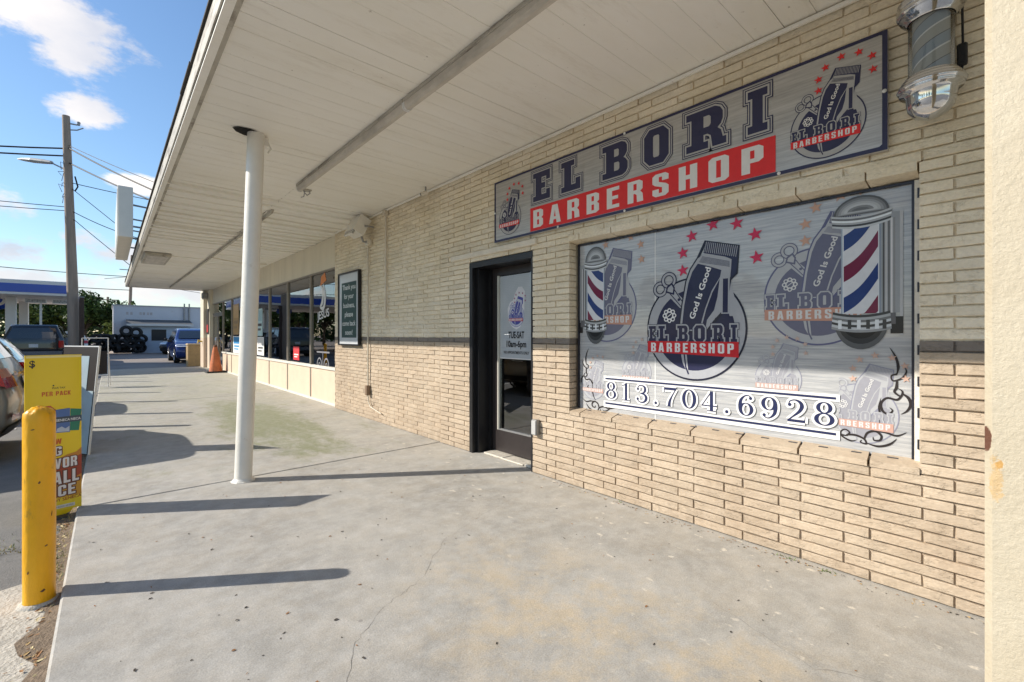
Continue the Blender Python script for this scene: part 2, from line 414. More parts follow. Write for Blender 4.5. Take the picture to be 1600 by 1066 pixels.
# flat print on a surface: coordinates a (to the viewer's right), b (up)
def ring_pts(cx, cy, rx, ry, n=40, a0=0, a1=360):
    return [(cx + rx * math.cos(R(a0 + (a1 - a0) * i / n)), cy + ry * math.sin(R(a0 + (a1 - a0) * i / n))) for i in range(n if a1 - a0 == 360 else n + 1)]
class Print:
    def __init__(s, col_fn=None): s.items = []; s.k = 0; s.T = lambda p: p; s.cf = col_fn or (lambda c: c); s.clip = None
    def tri(s, pts, tris, col, layer=None):
        s.k += 1
        s.items.append(([s.T(p) for p in pts], tris, s.cf(col), s.k if layer is None else layer))
    def poly(s, pts, col, holes=()):
        loops = [[Vector((x, y, 0)) for x, y in L] for L in [pts, *holes]]
        tr = tessellate_polygon(loops)
        allp = [p for L in [pts, *holes] for p in L]
        s.tri(allp, tr, col)
    def rect(s, x0, y0, x1, y1, col): s.tri([(x0, y0), (x1, y0), (x1, y1), (x0, y1)], [(0, 1, 2, 3)], col)
    def stroke(s, pts, wds, col, smooth=True, closed=False):
        """ribbon of changing width through pts, drawn as one strip"""
        if not isinstance(wds, (list, tuple)): wds = [wds] * len(pts)
        if smooth and len(pts) > 2:
            q = []; ww = []; n = len(pts)
            for i in range(n if closed else n - 1):
                p0 = pts[(i - 1) % n] if (closed or i > 0) else pts[0]; p1 = pts[i]; p2 = pts[(i + 1) % n]
                p3 = pts[(i + 2) % n] if (closed or i + 2 < n) else pts[-1]
                for j in range(6):
                    t_ = j / 6
                    q.append(tuple(.5 * (2 * p1[k] + (p2[k] - p0[k]) * t_ + (2 * p0[k] - 5 * p1[k] + 4 * p2[k] - p3[k]) * t_ ** 2 + (3 * p1[k] - p0[k] - 3 * p2[k] + p3[k]) * t_ ** 3) for k in (0, 1)))
                    ww.append(wds[i] * (1 - t_) + wds[(i + 1) % n] * t_)
            if not closed: q.append(pts[-1]); ww.append(wds[-1])
            pts, wds = q, ww
        n = len(pts); L = []; Rr = []
        for i in range(n):
            a = pts[(i - 1) % n] if (closed or i > 0) else pts[i]; c = pts[(i + 1) % n] if (closed or i < n - 1) else pts[i]
            d1 = Vector((pts[i][0] - a[0], pts[i][1] - a[1])); d2 = Vector((c[0] - pts[i][0], c[1] - pts[i][1]))
            if d1.length < 1e-9: d1 = d2
            if d2.length < 1e-9: d2 = d1
            d1 = d1.normalized(); d2 = d2.normalized(); mdir = d1 + d2
            mdir = mdir.normalized() if mdir.length > 1e-6 else d1
            nx, ny = -mdir.y, mdir.x; k = 1 / max(.45, mdir.dot(d1)); h = wds[i] / 2 * k
            L.append((pts[i][0] + nx * h, pts[i][1] + ny * h)); Rr.append((pts[i][0] - nx * h, pts[i][1] - ny * h))
        fs = []
        for i in range(n if closed else n - 1):
            j = (i + 1) % n; fs.append((i, j, n + j, n + i))
        s.tri(L + Rr, fs, col)
    def outline(s, pts, wd, col): s.stroke(pts, wd, col, False, True)
    def ellipse(s, cx, cy, rx, ry, col, n=40): s.poly(ring_pts(cx, cy, rx, ry, n), col)
    def ring(s, cx, cy, rx, ry, wd, col, n=64): s.outline(ring_pts(cx, cy, rx, ry, n), wd, col)
    def star(s, cx, cy, r, col, rot=90):
        s.poly([(cx + (r if i % 2 == 0 else r * .4) * math.cos(R(rot + 36 * i)), cy + (r if i % 2 == 0 else r * .4) * math.sin(R(rot + 36 * i))) for i in range(10)], col)
    def text(s, txt, x, y, h, col, width=None, bold=0.0, rot=0.0, align='l', shear=0.0):
        """built-in font; cap height h; condensed or stretched to width"""
        vs, fs, x0, x1, y0, y1 = text_mesh(txt, bold, shear)
        sy = h / .73; sx = sy if width is None else width / (x1 - x0)
        off = {'l': 0, 'c': -(x1 - x0) * sx / 2, 'r': -(x1 - x0) * sx}[align]
        c, q = math.cos(R(rot)), math.sin(R(rot)); P2 = []
        for (a, b_) in vs:
            u = (a - x0) * sx + off; v = b_ * sy; P2.append((x + u * c - v * q, y + u * q + v * c))
        s.tri(P2, fs, col)
    def build(s, name, parent, org, ax, nrm, step=.00012, label=None, mk=None, **kw):
        """org: world position of (0,0); ax: world direction of a; b is up"""
        mb = MB(); o = Vector(org); ax = Vector(ax); nrm = Vector(nrm); up = Vector((0, 0, 1))
        mk = mk or pmat
        for pts, fs, col, k in s.items:
            vs = [tuple(o + ax * p[0] + up * p[1] + nrm * (step * k)) for p in pts]
            mb.add(vs, fs, mk(col))
        return mb.build(name, parent, label, **kw)
_tm = {}
def text_mesh(txt, bold, shear):
    key = (txt, bold, shear)
    if key in _tm: return _tm[key]
    cu = bpy.data.curves.new('lettering', 'FONT'); cu.body = txt; cu.size = 1; cu.offset = bold; cu.shear = shear; cu.resolution_u = 3
    ob = bpy.data.objects.new('lettering', cu); COL.objects.link(ob)
    dg = bpy.context.evaluated_depsgraph_get(); dg.update()
    me = bpy.data.meshes.new_from_object(ob.evaluated_get(dg))
    vs = [(p.co.x, p.co.y) for p in me.vertices]; fs = [tuple(p.vertices) for p in me.polygons]
    bpy.data.objects.remove(ob); bpy.data.curves.remove(cu); bpy.data.meshes.remove(me)
    xs = [p[0] for p in vs]; ys = [p[1] for p in vs]
    _tm[key] = (vs, fs, min(xs), max(xs), min(ys), max(ys))
    return _tm[key]
def pmat(col, coat=.15, rough=.45):
    return mat('print_%02x%02x%02x' % tuple(int(255 * max(0, min(1, c))) for c in col), col, rough, 0, .04, 30, coat=coat, spec=.25)
def pmat_matte(col):
    return mat('ink_%02x%02x%02x' % tuple(int(255 * max(0, min(1, c))) for c in col), col, .5, 0, .05, 30, coat=.15)

# ---- block slab letters, unit height
SLAB = {
 'E': (.86, [[(0, 0), (.86, 0), (.86, .34), (.67, .34), (.67, .2), (.44, .2), (.44, .41), (.62, .41), (.62, .60), (.44, .60), (.44, .8), (.67, .8), (.67, .67), (.86, .67), (.86, 1), (0, 1), (0, .82), (.13, .82), (.13, .18), (0, .18)]]),
 'L': (.82, [[(0, 0), (.82, 0), (.82, .38), (.62, .38), (.62, .2), (.44, .2), (.44, .82), (.57, .82), (.57, 1), (0, 1), (0, .82), (.13, .82), (.13, .18), (0, .18)]]),
 'B': (.88, [[(0, 0), (.70, 0), (.82, .06), (.88, .16), (.88, .36), (.80, .47), (.74, .51), (.80, .56), (.86, .66), (.86, .84), (.80, .94), (.68, 1), (0, 1), (0, .82), (.13, .82), (.13, .18), (0, .18)],
       [(.42, .60), (.42, .82), (.55, .82), (.58, .78), (.58, .64), (.55, .60)], [(.42, .18), (.42, .43), (.56, .43), (.60, .38), (.60, .23), (.56, .18)]]),
 'O': (.82, [[(.18, 0), (.64, 0), (.82, .18), (.82, .82), (.64, 1), (.18, 1), (0, .82), (0, .18)], [(.34, .2), (.31, .24), (.31, .76), (.34, .8), (.48, .8), (.51, .76), (.51, .24), (.48, .2)]]),
 'R': (.96, [[(0, 0), (.54, 0), (.54, .18), (.43, .18), (.43, .36), (.52, .36), (.60, .30), (.64, 0), (.96, 0), (.96, .18), (.88, .18), (.84, .36), (.76, .44), (.84, .52), (.88, .64), (.88, .82), (.82, .93), (.70, 1), (0, 1), (0, .82), (.13, .82), (.13, .18), (0, .18)],
       [(.43, .54), (.43, .82), (.56, .82), (.60, .77), (.60, .60), (.56, .54)]]),
 'I': (.56, [[(0, 0), (.56, 0), (.56, .18), (.43, .18), (.43, .82), (.56, .82), (.56, 1), (0, 1), (0, .82), (.13, .82), (.13, .18), (0, .18)]]),
}
def slab(P, ch, x0, x1, y0, y1, fill, grey, outlines=2, s=1.0, yfun=None):
    wd, loops = SLAB[ch]
    yf = yfun or (lambda x: 0)
    L = [[(x0 + p[0] / wd * (x1 - x0), y0 + p[1] * (y1 - y0) + yf(x0 + p[0] / wd * (x1 - x0))) for p in lp] for lp in loops]
    h = (y1 - y0)
    rings = [(.23, fill), (.185, grey), (.135, fill), (.085, grey)] if outlines == 2 else [(.26, fill), (.19, grey)] if outlines == 1 else []
    for wd_, c in rings:
        for lp in L[:1]: P.outline(lp, wd_ * h * s, c)
        if outlines == 2 and wd_ < .2:
            pass
    P.poly(L[0], fill, L[1:])
    for lp in L[1:]: P.poly(lp, grey)

NAVY = (.013, .014, .062); GREY = (.42, .42, .41); RED = (.70, .010, .012); WHITE = (.80, .80, .78); LGREY = (.50, .51, .53)
MG = (.35, .36, .40)
BLK = {
 'B': (.5, [[(0, 0), (.38, 0), (.5, .1), (.5, .42), (.42, .51), (.5, .6), (.5, .9), (.38, 1), (0, 1)], [(.2, .15), (.2, .43), (.3, .43), (.3, .15)], [(.2, .6), (.2, .85), (.3, .85), (.3, .6)]]),
 'A': (.55, [[(0, 0), (.19, 0), (.215, .2), (.335, .2), (.36, 0), (.55, 0), (.40, 1), (.15, 1)], [(.235, .36), (.315, .36), (.275, .72)]]),
 'R': (.53, [[(0, 0), (.2, 0), (.2, .4), (.25, .4), (.31, .33), (.32, 0), (.53, 0), (.51, .36), (.43, .48), (.51, .58), (.51, .9), (.4, 1), (0, 1)], [(.2, .56), (.2, .85), (.31, .85), (.31, .56)]]),
 'E': (.46, [[(0, 0), (.46, 0), (.46, .17), (.2, .17), (.2, .42), (.42, .42), (.42, .58), (.2, .58), (.2, .83), (.46, .83), (.46, 1), (0, 1)]]),
 'F': (.44, [[(0, 0), (.2, 0), (.2, .42), (.42, .42), (.42, .58), (.2, .58), (.2, .83), (.44, .83), (.44, 1), (0, 1)]]),
 'S': (.5, [[(0, .1), (.1, 0), (.4, 0), (.5, .1), (.5, .42), (.42, .52), (.2, .64), (.2, .85), (.3, .85), (.3, .68), (.5, .68), (.5, .9), (.4, 1), (.1, 1), (0, .9), (0, .6), (.08, .5), (.3, .38), (.3, .15), (.2, .15), (.2, .33), (0, .33)]]),
 'H': (.52, [[(0, 0), (.2, 0), (.2, .42), (.32, .42), (.32, 0), (.52, 0), (.52, 1), (.32, 1), (.32, .6), (.2, .6), (.2, 1), (0, 1)]]),
 'O': (.52, [[(.1, 0), (.42, 0), (.52, .1), (.52, .9), (.42, 1), (.1, 1), (0, .9), (0, .1)], [(.2, .16), (.2, .84), (.32, .84), (.32, .16)]]),
 'P': (.5, [[(0, 0), (.2, 0), (.2, .38), (.4, .38), (.5, .48), (.5, .9), (.4, 1), (0, 1)], [(.2, .54), (.2, .84), (.3, .84), (.3, .54)]]),
 'L': (.44, [[(0, 0), (.44, 0), (.44, .18), (.2, .18), (.2, 1), (0, 1)]]),
 'I': (.2, [[(0, 0), (.2, 0), (.2, 1), (0, 1)]]),
 'V': (.54, [[(.17, 0), (.37, 0), (.54, 1), (.34, 1), (.27, .4), (.2, 1), (0, 1)]]),
 'G': (.52, [[(.1, 0), (.42, 0), (.52, .1), (.52, .52), (.28, .52), (.28, .37), (.33, .37), (.33, .16), (.2, .16), (.2, .84), (.33, .84), (.33, .68), (.52, .68), (.52, .9), (.42, 1), (.1, 1), (0, .9), (0, .1)]]),
 'C': (.5, [[(.1, 0), (.4, 0), (.5, .1), (.5, .36), (.31, .36), (.31, .16), (.2, .16), (.2, .84), (.31, .84), (.31, .66), (.5, .66), (.5, .9), (.4, 1), (.1, 1), (0, .9), (0, .1)]]),
 'K': (.54, [[(0, 0), (.2, 0), (.2, .36), (.33, 0), (.54, 0), (.36, .52), (.53, 1), (.33, 1), (.2, .62), (.2, 1), (0, 1)]]),
 'M': (.7, [[(0, 0), (.19, 0), (.19, .6), (.28, 0), (.42, 0), (.51, .6), (.51, 0), (.7, 0), (.7, 1), (.44, 1), (.35, .45), (.26, 1), (0, 1)]]),
 'N': (.54, [[(0, 0), (.19, 0), (.19, .5), (.34, 0), (.54, 0), (.54, 1), (.35, 1), (.35, .5), (.2, 1), (0, 1)]]),
 'W': (.74, [[(.12, 0), (.30, 0), (.37, .5), (.44, 0), (.62, 0), (.74, 1), (.56, 1), (.51, .45), (.44, 1), (.30, 1), (.23, .45), (.18, 1), (0, 1)]]),
 'T': (.48, [[(.14, 0), (.34, 0), (.34, .83), (.48, .83), (.48, 1), (0, 1), (0, .83), (.14, .83)]]),
 'U': (.52, [[(.1, 0), (.42, 0), (.52, .1), (.52, 1), (.32, 1), (.32, .16), (.2, .16), (.2, 1), (0, 1), (0, .1)]]),
 'J': (.46, [[(.1, 0), (.36, 0), (.46, .1), (.46, 1), (.26, 1), (.26, .16), (.19, .16), (.19, .34), (0, .34), (0, .1)]]),
 ' ': (.25, []),
}
def block(P, txt, x, y, h, col, width, gap=.12, slope=0.0, halo=None, hw=.1):
    """condensed block capitals fitted to width"""
    tot = sum(BLK[c][0] for c in txt) + gap * (len(txt) - 1); k = width / tot
    for c in txt:
        L = [[(x + p[0] * k, y + p[1] * h + slope * (x + p[0] * k)) for p in lp] for lp in BLK[c][1]]
        if L:
            if halo: P.outline(L[0], hw * h, halo)
            P.poly(L[0], col, L[1:])
        x += (BLK[c][0] + gap) * k
def emblem(P, cx, cy, r, navy=NAVY, grey=LGREY, red=RED, white=WHITE, star=RED, line=None, detail=True, tilt=0.0):
    line = line or navy
    old = P.T
    c_, s_ = math.cos(tilt), math.sin(tilt)
    def T(p):
        x, y = p
        return old((cx + (x * c_ - y * s_) * r, cy + (x * s_ + y * c_) * r))
    P.T = T
    E = lambda L: [((x - 365) / 313, (715 - y) / 325) for x, y in L]
    P.ellipse(0, 0, 1, 1, grey, 56)
    P.ring(0, 0, 1, 1, .035, line)
    P.ellipse(.0, -.02, .80, .80, navy, 48)
    P.poly(E([(520, 330), (592, 430), (612, 530), (618, 640), (560, 640), (420, 720), (330, 420)]), grey)
    P.poly(E([(500, 650), (540, 625), (580, 620), (600, 700), (620, 760), (460, 760)]), navy)
    # scissors
    P.stroke(E([(215, 470), (300, 560)]), .17, grey, False); P.outline(E([(190, 455), (225, 430), (300, 545), (300, 585), (255, 530)]), .02, navy)
    for (x, y, rr) in ((143, 446, .125), (203, 390, .13)):
        q = E([(x, y)])[0]
        P.ring(q[0], q[1], rr, rr, .085, navy, 24); P.ring(q[0], q[1], rr, rr, .045, grey, 24)
    P.poly(E([(190, 430), (225, 405), (245, 440), (240, 490), (180, 470)]), navy); P.poly(E([(198, 440), (222, 422), (235, 445), (230, 475), (192, 462)]), grey)
    if detail: P.ellipse(*E([(272, 523)])[0], .03, .03, navy, 12)
    # clipper body
    body = [(280, 720), (300, 560), (325, 420), (352, 345), (392, 292), (470, 322), (545, 352), (540, 420), (530, 520), (520, 560), (560, 410), (585, 425), (560, 500), (530, 610), (440, 720)]
    P.outline(E([(276, 720), (296, 560), (322, 410), (350, 335), (395, 270), (442, 172), (632, 228), (622, 385), (586, 420), (560, 600), (440, 735)]), .055, line)
    P.poly(E([(276, 720), (296, 560), (322, 410), (350, 335), (395, 270), (440, 240), (600, 290), (586, 420), (560, 480), (530, 610), (440, 735)]), grey)
    P.poly(E([(290, 720), (308, 560), (335, 420), (360, 350), (395, 302), (468, 328), (538, 358), (530, 400), (480, 480), (440, 590), (405, 720)]), navy)
    P.poly(E([(528, 410), (485, 490), (448, 590), (415, 720), (442, 720), (452, 660), (495, 600), (515, 520)]), navy)
    P.poly(E([(430, 240), (447, 172), (632, 228), (622, 380), (590, 412), (596, 300), (560, 280)]), navy)
    if detail:
        for i in range(17):
            a = i / 16; x = 449 + 180 * a; y = 180 + 52 * a
            P.stroke(E([(x, y - 8), (x - 10, y + 56)]), .012, grey, False)
        for i in range(6):
            P.stroke(E([(405 - 4 * i + 18, 262 + 6 * i), (585, 312 + 6 * i)]), .008, navy, False)
    P.stroke(E([(562, 405), (560, 625)]), .15, grey, False); P.stroke(E([(562, 412), (560, 618)]), .095, navy, False)
    # cutting blade below
    P.poly(E([(288, 880), (325, 880), (330, 940), (336, 1004), (310, 960), (296, 930)]), grey); P.stroke(E([(308, 880), (318, 960), (336, 1006)]), .03, navy, False)
    # sun sign
    q = E([(208, 625)])[0]
    for i in range(8):
        P.ring(q[0] + .105 * math.cos(R(45 * i)), q[1] + .105 * math.sin(R(45 * i)), .036, .036, .022, white, 12)
    P.ring(q[0], q[1], .075, .075, .022, white, 20)
    if detail:
        P.stroke([(q[0] - .06, q[1] - .04), (q[0] + .06, q[1] + .05)], .016, white, False)
    # words
    P.text('God Is Good', *E([(372, 655)])[0], .115, white, 1.03, .025, 71)
    for ch, x0, x1 in (('E', 60, 112), ('L', 130, 196), ('B', 262, 332), ('O', 372, 440), ('R', 484, 552), ('I', 592, 628)):
        slab(P, ch, (x0 - 365) / 313, (x1 - 365) / 313, -.25, .07, navy, grey, 1, .9 if detail else .7)
    P.poly(E([(52, 795), (636, 795), (636, 888), (52, 870)]), red)
    block(P, 'BARBERSHOP', -.92, -.465, .185, white, 1.70, .26)
    for (x, y) in ((299, 335), (299, 222), (357, 122), (487, 72), (625, 92), (724, 173), (732, 307)):
        q = E([(x, y)])[0]; P.star(q[0], q[1], .13, star, 90 + 8)
    P.T = old
def fade(c, f, to=(.56, .56, .57)): return tuple(a * (1 - f) + b_ * f for a, b_ in zip(c, to))

# ---- serif numerals, unit height
def num(P, ch, x, y, h, w_, col, halo=None):
    def X(p): return (x + p[0] * w_, y + p[1] * h)
    def run(ex, col):
        k = ex
        def el(cx, cy, rx, ry, ix, iy):
            P.poly([X(p) for p in ring_pts(cx, cy, rx + k / w_, ry + k / h, 36)], col, [[X(p) for p in ring_pts(cx, cy, ix - k * .9 / w_, iy - k * .9 / h, 36)]] if ix > k * 1.2 / w_ else [])
        def stk(pts, ws, sm=True): P.stroke([X(p) for p in pts], [q * h + 2 * k for q in ws], col, sm)
        def dot(cx, cy, r): P.ellipse(*X((cx, cy)), r * h + k, r * h + k, col, 20)
        if ch == '8': el(.5, .755, .36, .245, .17, .20); el(.5, .27, .45, .27, .24, .22)
        if ch == '0': el(.5, .5, .47, .5, .24, .44)
        if ch == '1': stk([(.5, .0), (.5, 1)], [.17, .17], False); stk([(.2, .025), (.8, .025)], [.05, .05], False); stk([(.18, .86), (.34, .9), (.5, .97)], [.05, .05, .05])
        if ch == '3': stk([(.14, .78), (.3, .95), (.52, .965), (.72, .87), (.74, .70), (.62, .56), (.38, .52)], [.05, .06, .06, .13, .16, .1, .05]); stk([(.38, .52), (.66, .48), (.82, .34), (.80, .18), (.62, .04), (.34, .03), (.12, .16)], [.05, .1, .17, .17, .09, .06, .05]); dot(.19, .76, .075); dot(.17, .20, .08)
        if ch == '.': dot(.5, .085, .085)
        if ch == '7': stk([(.08, .93), (.92, .93)], [.14, .14], False); stk([(.08, 1.0), (.08, .74)], [.045, .045], False); stk([(.90, .95), (.62, .55), (.46, .25), (.42, .0)], [.05, .08, .15, .19])
        if ch == '4': stk([(.64, 0), (.64, 1)], [.17, .17], False); stk([(.62, .97), (.06, .27)], [.055, .055], False); stk([(.03, .27), (.96, .27)], [.06, .06], False); stk([(.38, .022), (.90, .022)], [.05, .05], False)
        if ch in '69':
            f = (lambda p: p) if ch == '6' else (lambda p: (1 - p[0], 1 - p[1]))
            c = f((.53, .31)); el(c[0], c[1], .41, .31, .20, .265)
            stk([f(p) for p in [(.80, .88), (.66, .965), (.46, .93), (.26, .74), (.21, .5), (.22, .3)]], [.06, .05, .07, .14, .18, .18]); dot(*f((.78, .84)), .075)
        if ch == '2': stk([(.16, .74), (.22, .9), (.46, .97), (.70, .88), (.78, .70), (.66, .48), (.36, .24), (.14, .07)], [.05, .05, .06, .13, .17, .13, .07, .06]); stk([(.10, .06), (.92, .06)], [.12, .12], False); stk([(.90, .0), (.93, .26)], [.05, .03], False); dot(.21, .75, .075)
    if halo: run(.013, halo)
    run(0, col)

# =================================================================== ground
def structure(mb, name, **kw):
    return mb.build(name, kind='structure', **kw)
mb = MB()
mb.add([(-400, -300, -.055), (400, -300, -.055), (400, 700, -.055), (-400, 700, -.055)], [(0, 1, 2, 3)], M_ASPH)
structure(mb, 'ground', label='grey asphalt parking lot around the shop row')
# the walk: slabs separated by narrow joints
mb = MB(); ys = [-6, -1.5, 4.72, 11.3, 17.2, 22.9]
for i in range(len(ys) - 1):
    mb.rbox((-.18, ys[i] + .004, -.30), (3.35, ys[i + 1] - .004, 0), M_CONC, .012)
structure(mb, 'sidewalk', label='pale stained concrete walk along the shops')
M_JOINT = mat('joint_dirt', (.05, .045, .035), .9, 0, .3, 30)
mb = MB(); mb.box((-.17, -6, -.2), (3.3, 22.8, -.012), M_JOINT); structure(mb, 'sidewalk_joint_fill')
# crack running over the near slab
mb = MB(); rng = random.Random(3)
M_CRK = mat('crack_grey', (.13, .12, .11), .95, 0, .3, 30)
def wx(pts, wdt, z=.0012, M=M_CRK, jit=.02, sub=9):
    q = []
    for i in range(len(pts) - 1):
        for j in range(sub):
            t_ = j / sub; q.append((pts[i][0] * (1 - t_) + pts[i + 1][0] * t_ + rng.uniform(-jit, jit), pts[i][1] * (1 - t_) + pts[i + 1][1] * t_ + rng.uniform(-jit, jit)))
    q.append(pts[-1]); vs = []
    for i, p in enumerate(q):
        a = q[max(i - 1, 0)]; c = q[min(i + 1, len(q) - 1)]; d = Vector((c[0] - a[0], c[1] - a[1])).normalized(); ww = wdt * rng.uniform(.3, 1.2)
        vs += [(p[0] - d.y * ww, p[1] + d.x * ww, z), (p[0] + d.y * ww, p[1] - d.x * ww, z)]
    mb.add(vs, [(2 * i, 2 * i + 1, 2 * i + 3, 2 * i + 2) for i in range(len(q) - 1)], M)
wx([(.45, 1.45), (.62, 1.62), (.80, 1.90), (1.02, 2.05), (1.22, 2.12), (1.6, 2.45)], .0008, jit=.012)
wx([(1.6, 2.45), (2.05, 2.62), (2.4, 2.7)], .0005, jit=.01)
wx([(2.35, .05), (2.05, .55), (2.2, 1.0)], .0007, jit=.01)
structure(mb, 'pavement_crack')
# painted lines of the parking bays and the road edge, concrete pads
M_LINE = mat('worn_white_line', (.62, .61, .58), .7, 0, .15, 8, dirt=((.16, .155, .15), .58, 9))
mb = MB()
for y in (5.95, 9.6, 13.2, 16.8): mb.box((-6.5, y, -.052), (-1.0, y + .11, -.049), M_LINE)
structure(mb, 'parking_line')
M_PAD = mat('rough_concrete_pad', (.50, .46, .39), .9, 0, .2, 9, .9, 60, dirt=((.28, .25, .2), .56, 5))
mb = MB()
pts = [(-.185, 1.2), (-.185, 3.55), (-.30, 3.62), (-.7, 3.5), (-1.0, 3.1), (-.9, 2.75), (-.55, 2.55), (-.45, 2.3), (-.36, 1.9), (-.32, 1.2)]
mb.add([(x, y, -.048) for x, y in pts], [tuple(reversed(range(len(pts))))], M_PAD)
structure(mb, 'concrete_patch', label='rough pale concrete patch around the yellow bollard')
M_DIRT = mat('curb_dirt', (.19, .14, .095), .95, 0, .35, 25, 1.0, 90)
mb = MB()
pts = [(-.18 - .075 * (1 + .5 * math.sin(i * 1.7)) - rng.uniform(0, .03), 1 + .12 * i) for i in range(60)]
vs = [(x, y, -.045) for x, y in pts] + [(-.181, y, -.035) for x, y in pts]
mb.add(vs, [(i, 60 + i, 61 + i, i + 1) for i in range(59)], M_DIRT)
structure(mb, 'curb_dirt_strip')
# leaves and grit gathered at the curb
LF = [mat('dry_leaf_%s' % n, c, .8, 0, .2, 40) for n, c in (('brown', (.30, .15, .06)), ('tan', (.48, .33, .15)), ('pale', (.60, .50, .28)))]
def litter(n, fx, fy, z, s0, s1, mats, thick=.35):
    mb = MB()
    for i in range(n):
        x, y = fx(), fy(); s = rng.uniform(s0, s1); a = rng.uniform(0, 6.3); q = rng.uniform(.25, .6)
        ca, sa = math.cos(a), math.sin(a); L = []
        for (u, v) in ((-1, 0), (-.4, q), (.5, q * .8), (1, 0), (.4, -q), (-.5, -q * .9)):
            L.append((x + s * (u * ca - v * sa), y + s * (u * sa + v * ca), z + s * thick * abs(v) + rng.uniform(0, s * .3)))
        M = rng.choice(mats); mb.add(L, [(0, 1, 2, 3), (0, 3, 4, 5)], M)
    return mb
litter(900, lambda: -.19 - abs(rng.gauss(0, .045)), lambda: rng.uniform(1.2, 8), -.042, .004, .016, LF).build('leaf_litter', kind='stuff', label='dry leaves gathered in the gap beside the walk edge')
GR = [mat('weed_green', (.10, .15, .03), .7, 0, .3, 30), mat('weed_straw', (.42, .34, .12), .8, 0, .3, 30)]
mb = MB()
for i in range(900):
    if i < 500: x, y = rng.gauss(-.75, .28), rng.gauss(4.25, .10)
    else: x, y = -.2 - abs(rng.gauss(0, .03)), rng.choice([rng.uniform(3.6, 4.8), rng.uniform(3.4, 3.9)])
    a = rng.uniform(0, 6.3); h = rng.uniform(.01, .035); l = h * rng.uniform(.3, 1); q = .003
    mb.add([(x - q * math.sin(a), y + q * math.cos(a), -.05), (x + q * math.sin(a), y - q * math.cos(a), -.05), (x + l * math.cos(a), y + l * math.sin(a), -.05 + h)], [(0, 1, 2)], rng.choice(GR))
mb.build('curb_weeds', kind='stuff', label='low dry weeds growing along the walk edge and out into the lot')
mb = MB()
for (x0, y0, n) in ((2.95, .93, 14), (2.95, .72, 12), (2.96, 2.1, 6)):
    for i in range(n):
        a = rng.uniform(0, 6.3); x, y = x0 + rng.gauss(0, .012), y0 + rng.gauss(0, .03); l = rng.uniform(.01, .03); q = .003
        mb.add([(x - q * math.sin(a), y + q * math.cos(a), .001), (x + q * math.sin(a), y - q * math.cos(a), .001), (x + l * math.cos(a), y + l * math.sin(a), rng.uniform(.004, .02))], [(0, 1, 2)], GR[0])
mb.build('wall_foot_weeds', kind='stuff', label='tiny green weeds sprouting where the brick wall meets the walk')
dk = mat('debris_dark', (.06, .05, .04), .9, 0, .3, 30)
litter(210, lambda: rng.uniform(-.1, 2.9), lambda: rng.uniform(.3, 4.6), .001, .002, .012, [dk, dk, LF[0]], .25).build('walk_debris', kind='stuff', label='scattered dark bits of leaf and grit on the concrete walk')
litter(260, lambda: 2.97 - abs(rng.gauss(0, .03)), lambda: rng.uniform(.1, 3.0), .001, .003, .009, [dk, LF[1], LF[0]], .3).build('wall_foot_debris', kind='stuff', label='crumbs of dirt lying along the foot of the brick wall')

# =================================================================== shop building
B = empty('shop_building', (3, 8, 0), 'long low shop row with painted brick front, storefront windows and a deep white canopy', 'building')
B_INV = Vector((-3, -8, 0))
def bpart(mb, name, parent=B, label=None, kind=None, bevel=0):
    """parts are modelled in world coordinates and parented to the building's base"""
    o = mb.build(name, None, label, kind=kind, bevel=bevel)
    o.parent = parent
    if parent is B: o.location = B_INV
    return o
OPEN = [(3.09, 4.10, -1, 2.10), (.345, 2.633, .603, 2.125)]   # door and window openings: y0, y1, z0, z1
mb = MB(); CH = .0553; XW = 3.0
def brick(y0, y1, z0, z1, x, depth=.10, slopeb=0.0):
    """one brick: jittered front grid and four sides"""
    if y1 - y0 < .02: return
    nx = max(2, int((y1 - y0) / .05)) ; px = rng.uniform(-.0025, .0025); V = []; e = .0035
    tl = rng.uniform(-.0015, .0015)
    for j in range(4):
        for i in range(nx + 1):
            t_ = i / nx; y = y0 + (y1 - y0) * t_; z = (z0, z0 + e, z1 - e, z1)[j]
            edge = (j in (0, 3)) or i in (0, nx)
            xx = x + px + tl * (t_ - .5) * 2 + (.0045 if edge else 0) + rng.uniform(-.0012, .0012)
            if i == 0: yy = y + rng.uniform(0, .002)
            elif i == nx: yy = y - rng.uniform(0, .002)
            else: yy = y
            zz_ = z + (rng.uniform(-.0012, .0012) if edge else 0)
            if slopeb: xx -= slopeb * (1 - (z - z0) / (z1 - z0))
            V.append((xx, yy, zz_))
    F = []; n1 = nx + 1
    for j in range(3):
        for i in range(nx): F.append((j * n1 + i, (j + 1) * n1 + i, (j + 1) * n1 + i + 1, j * n1 + i + 1))
    k = len(V)
    V += [(x + depth, y0, z0), (x + depth, y1, z0), (x + depth, y1, z1), (x + depth, y0, z1)]
    F.append(tuple([k + 1, k] + list(range(0, n1))))              # bottom
    F.append(tuple([k + 3, k + 2] + list(reversed(range(3 * n1, 4 * n1)))))  # top
    F.append((k, k + 3, 3 * n1, 2 * n1, n1, 0)); F.append((k + 1, nx, n1 + nx, 2 * n1 + nx, 3 * n1 + nx, k + 2))
    mb.add(V, F, M_BRICK)
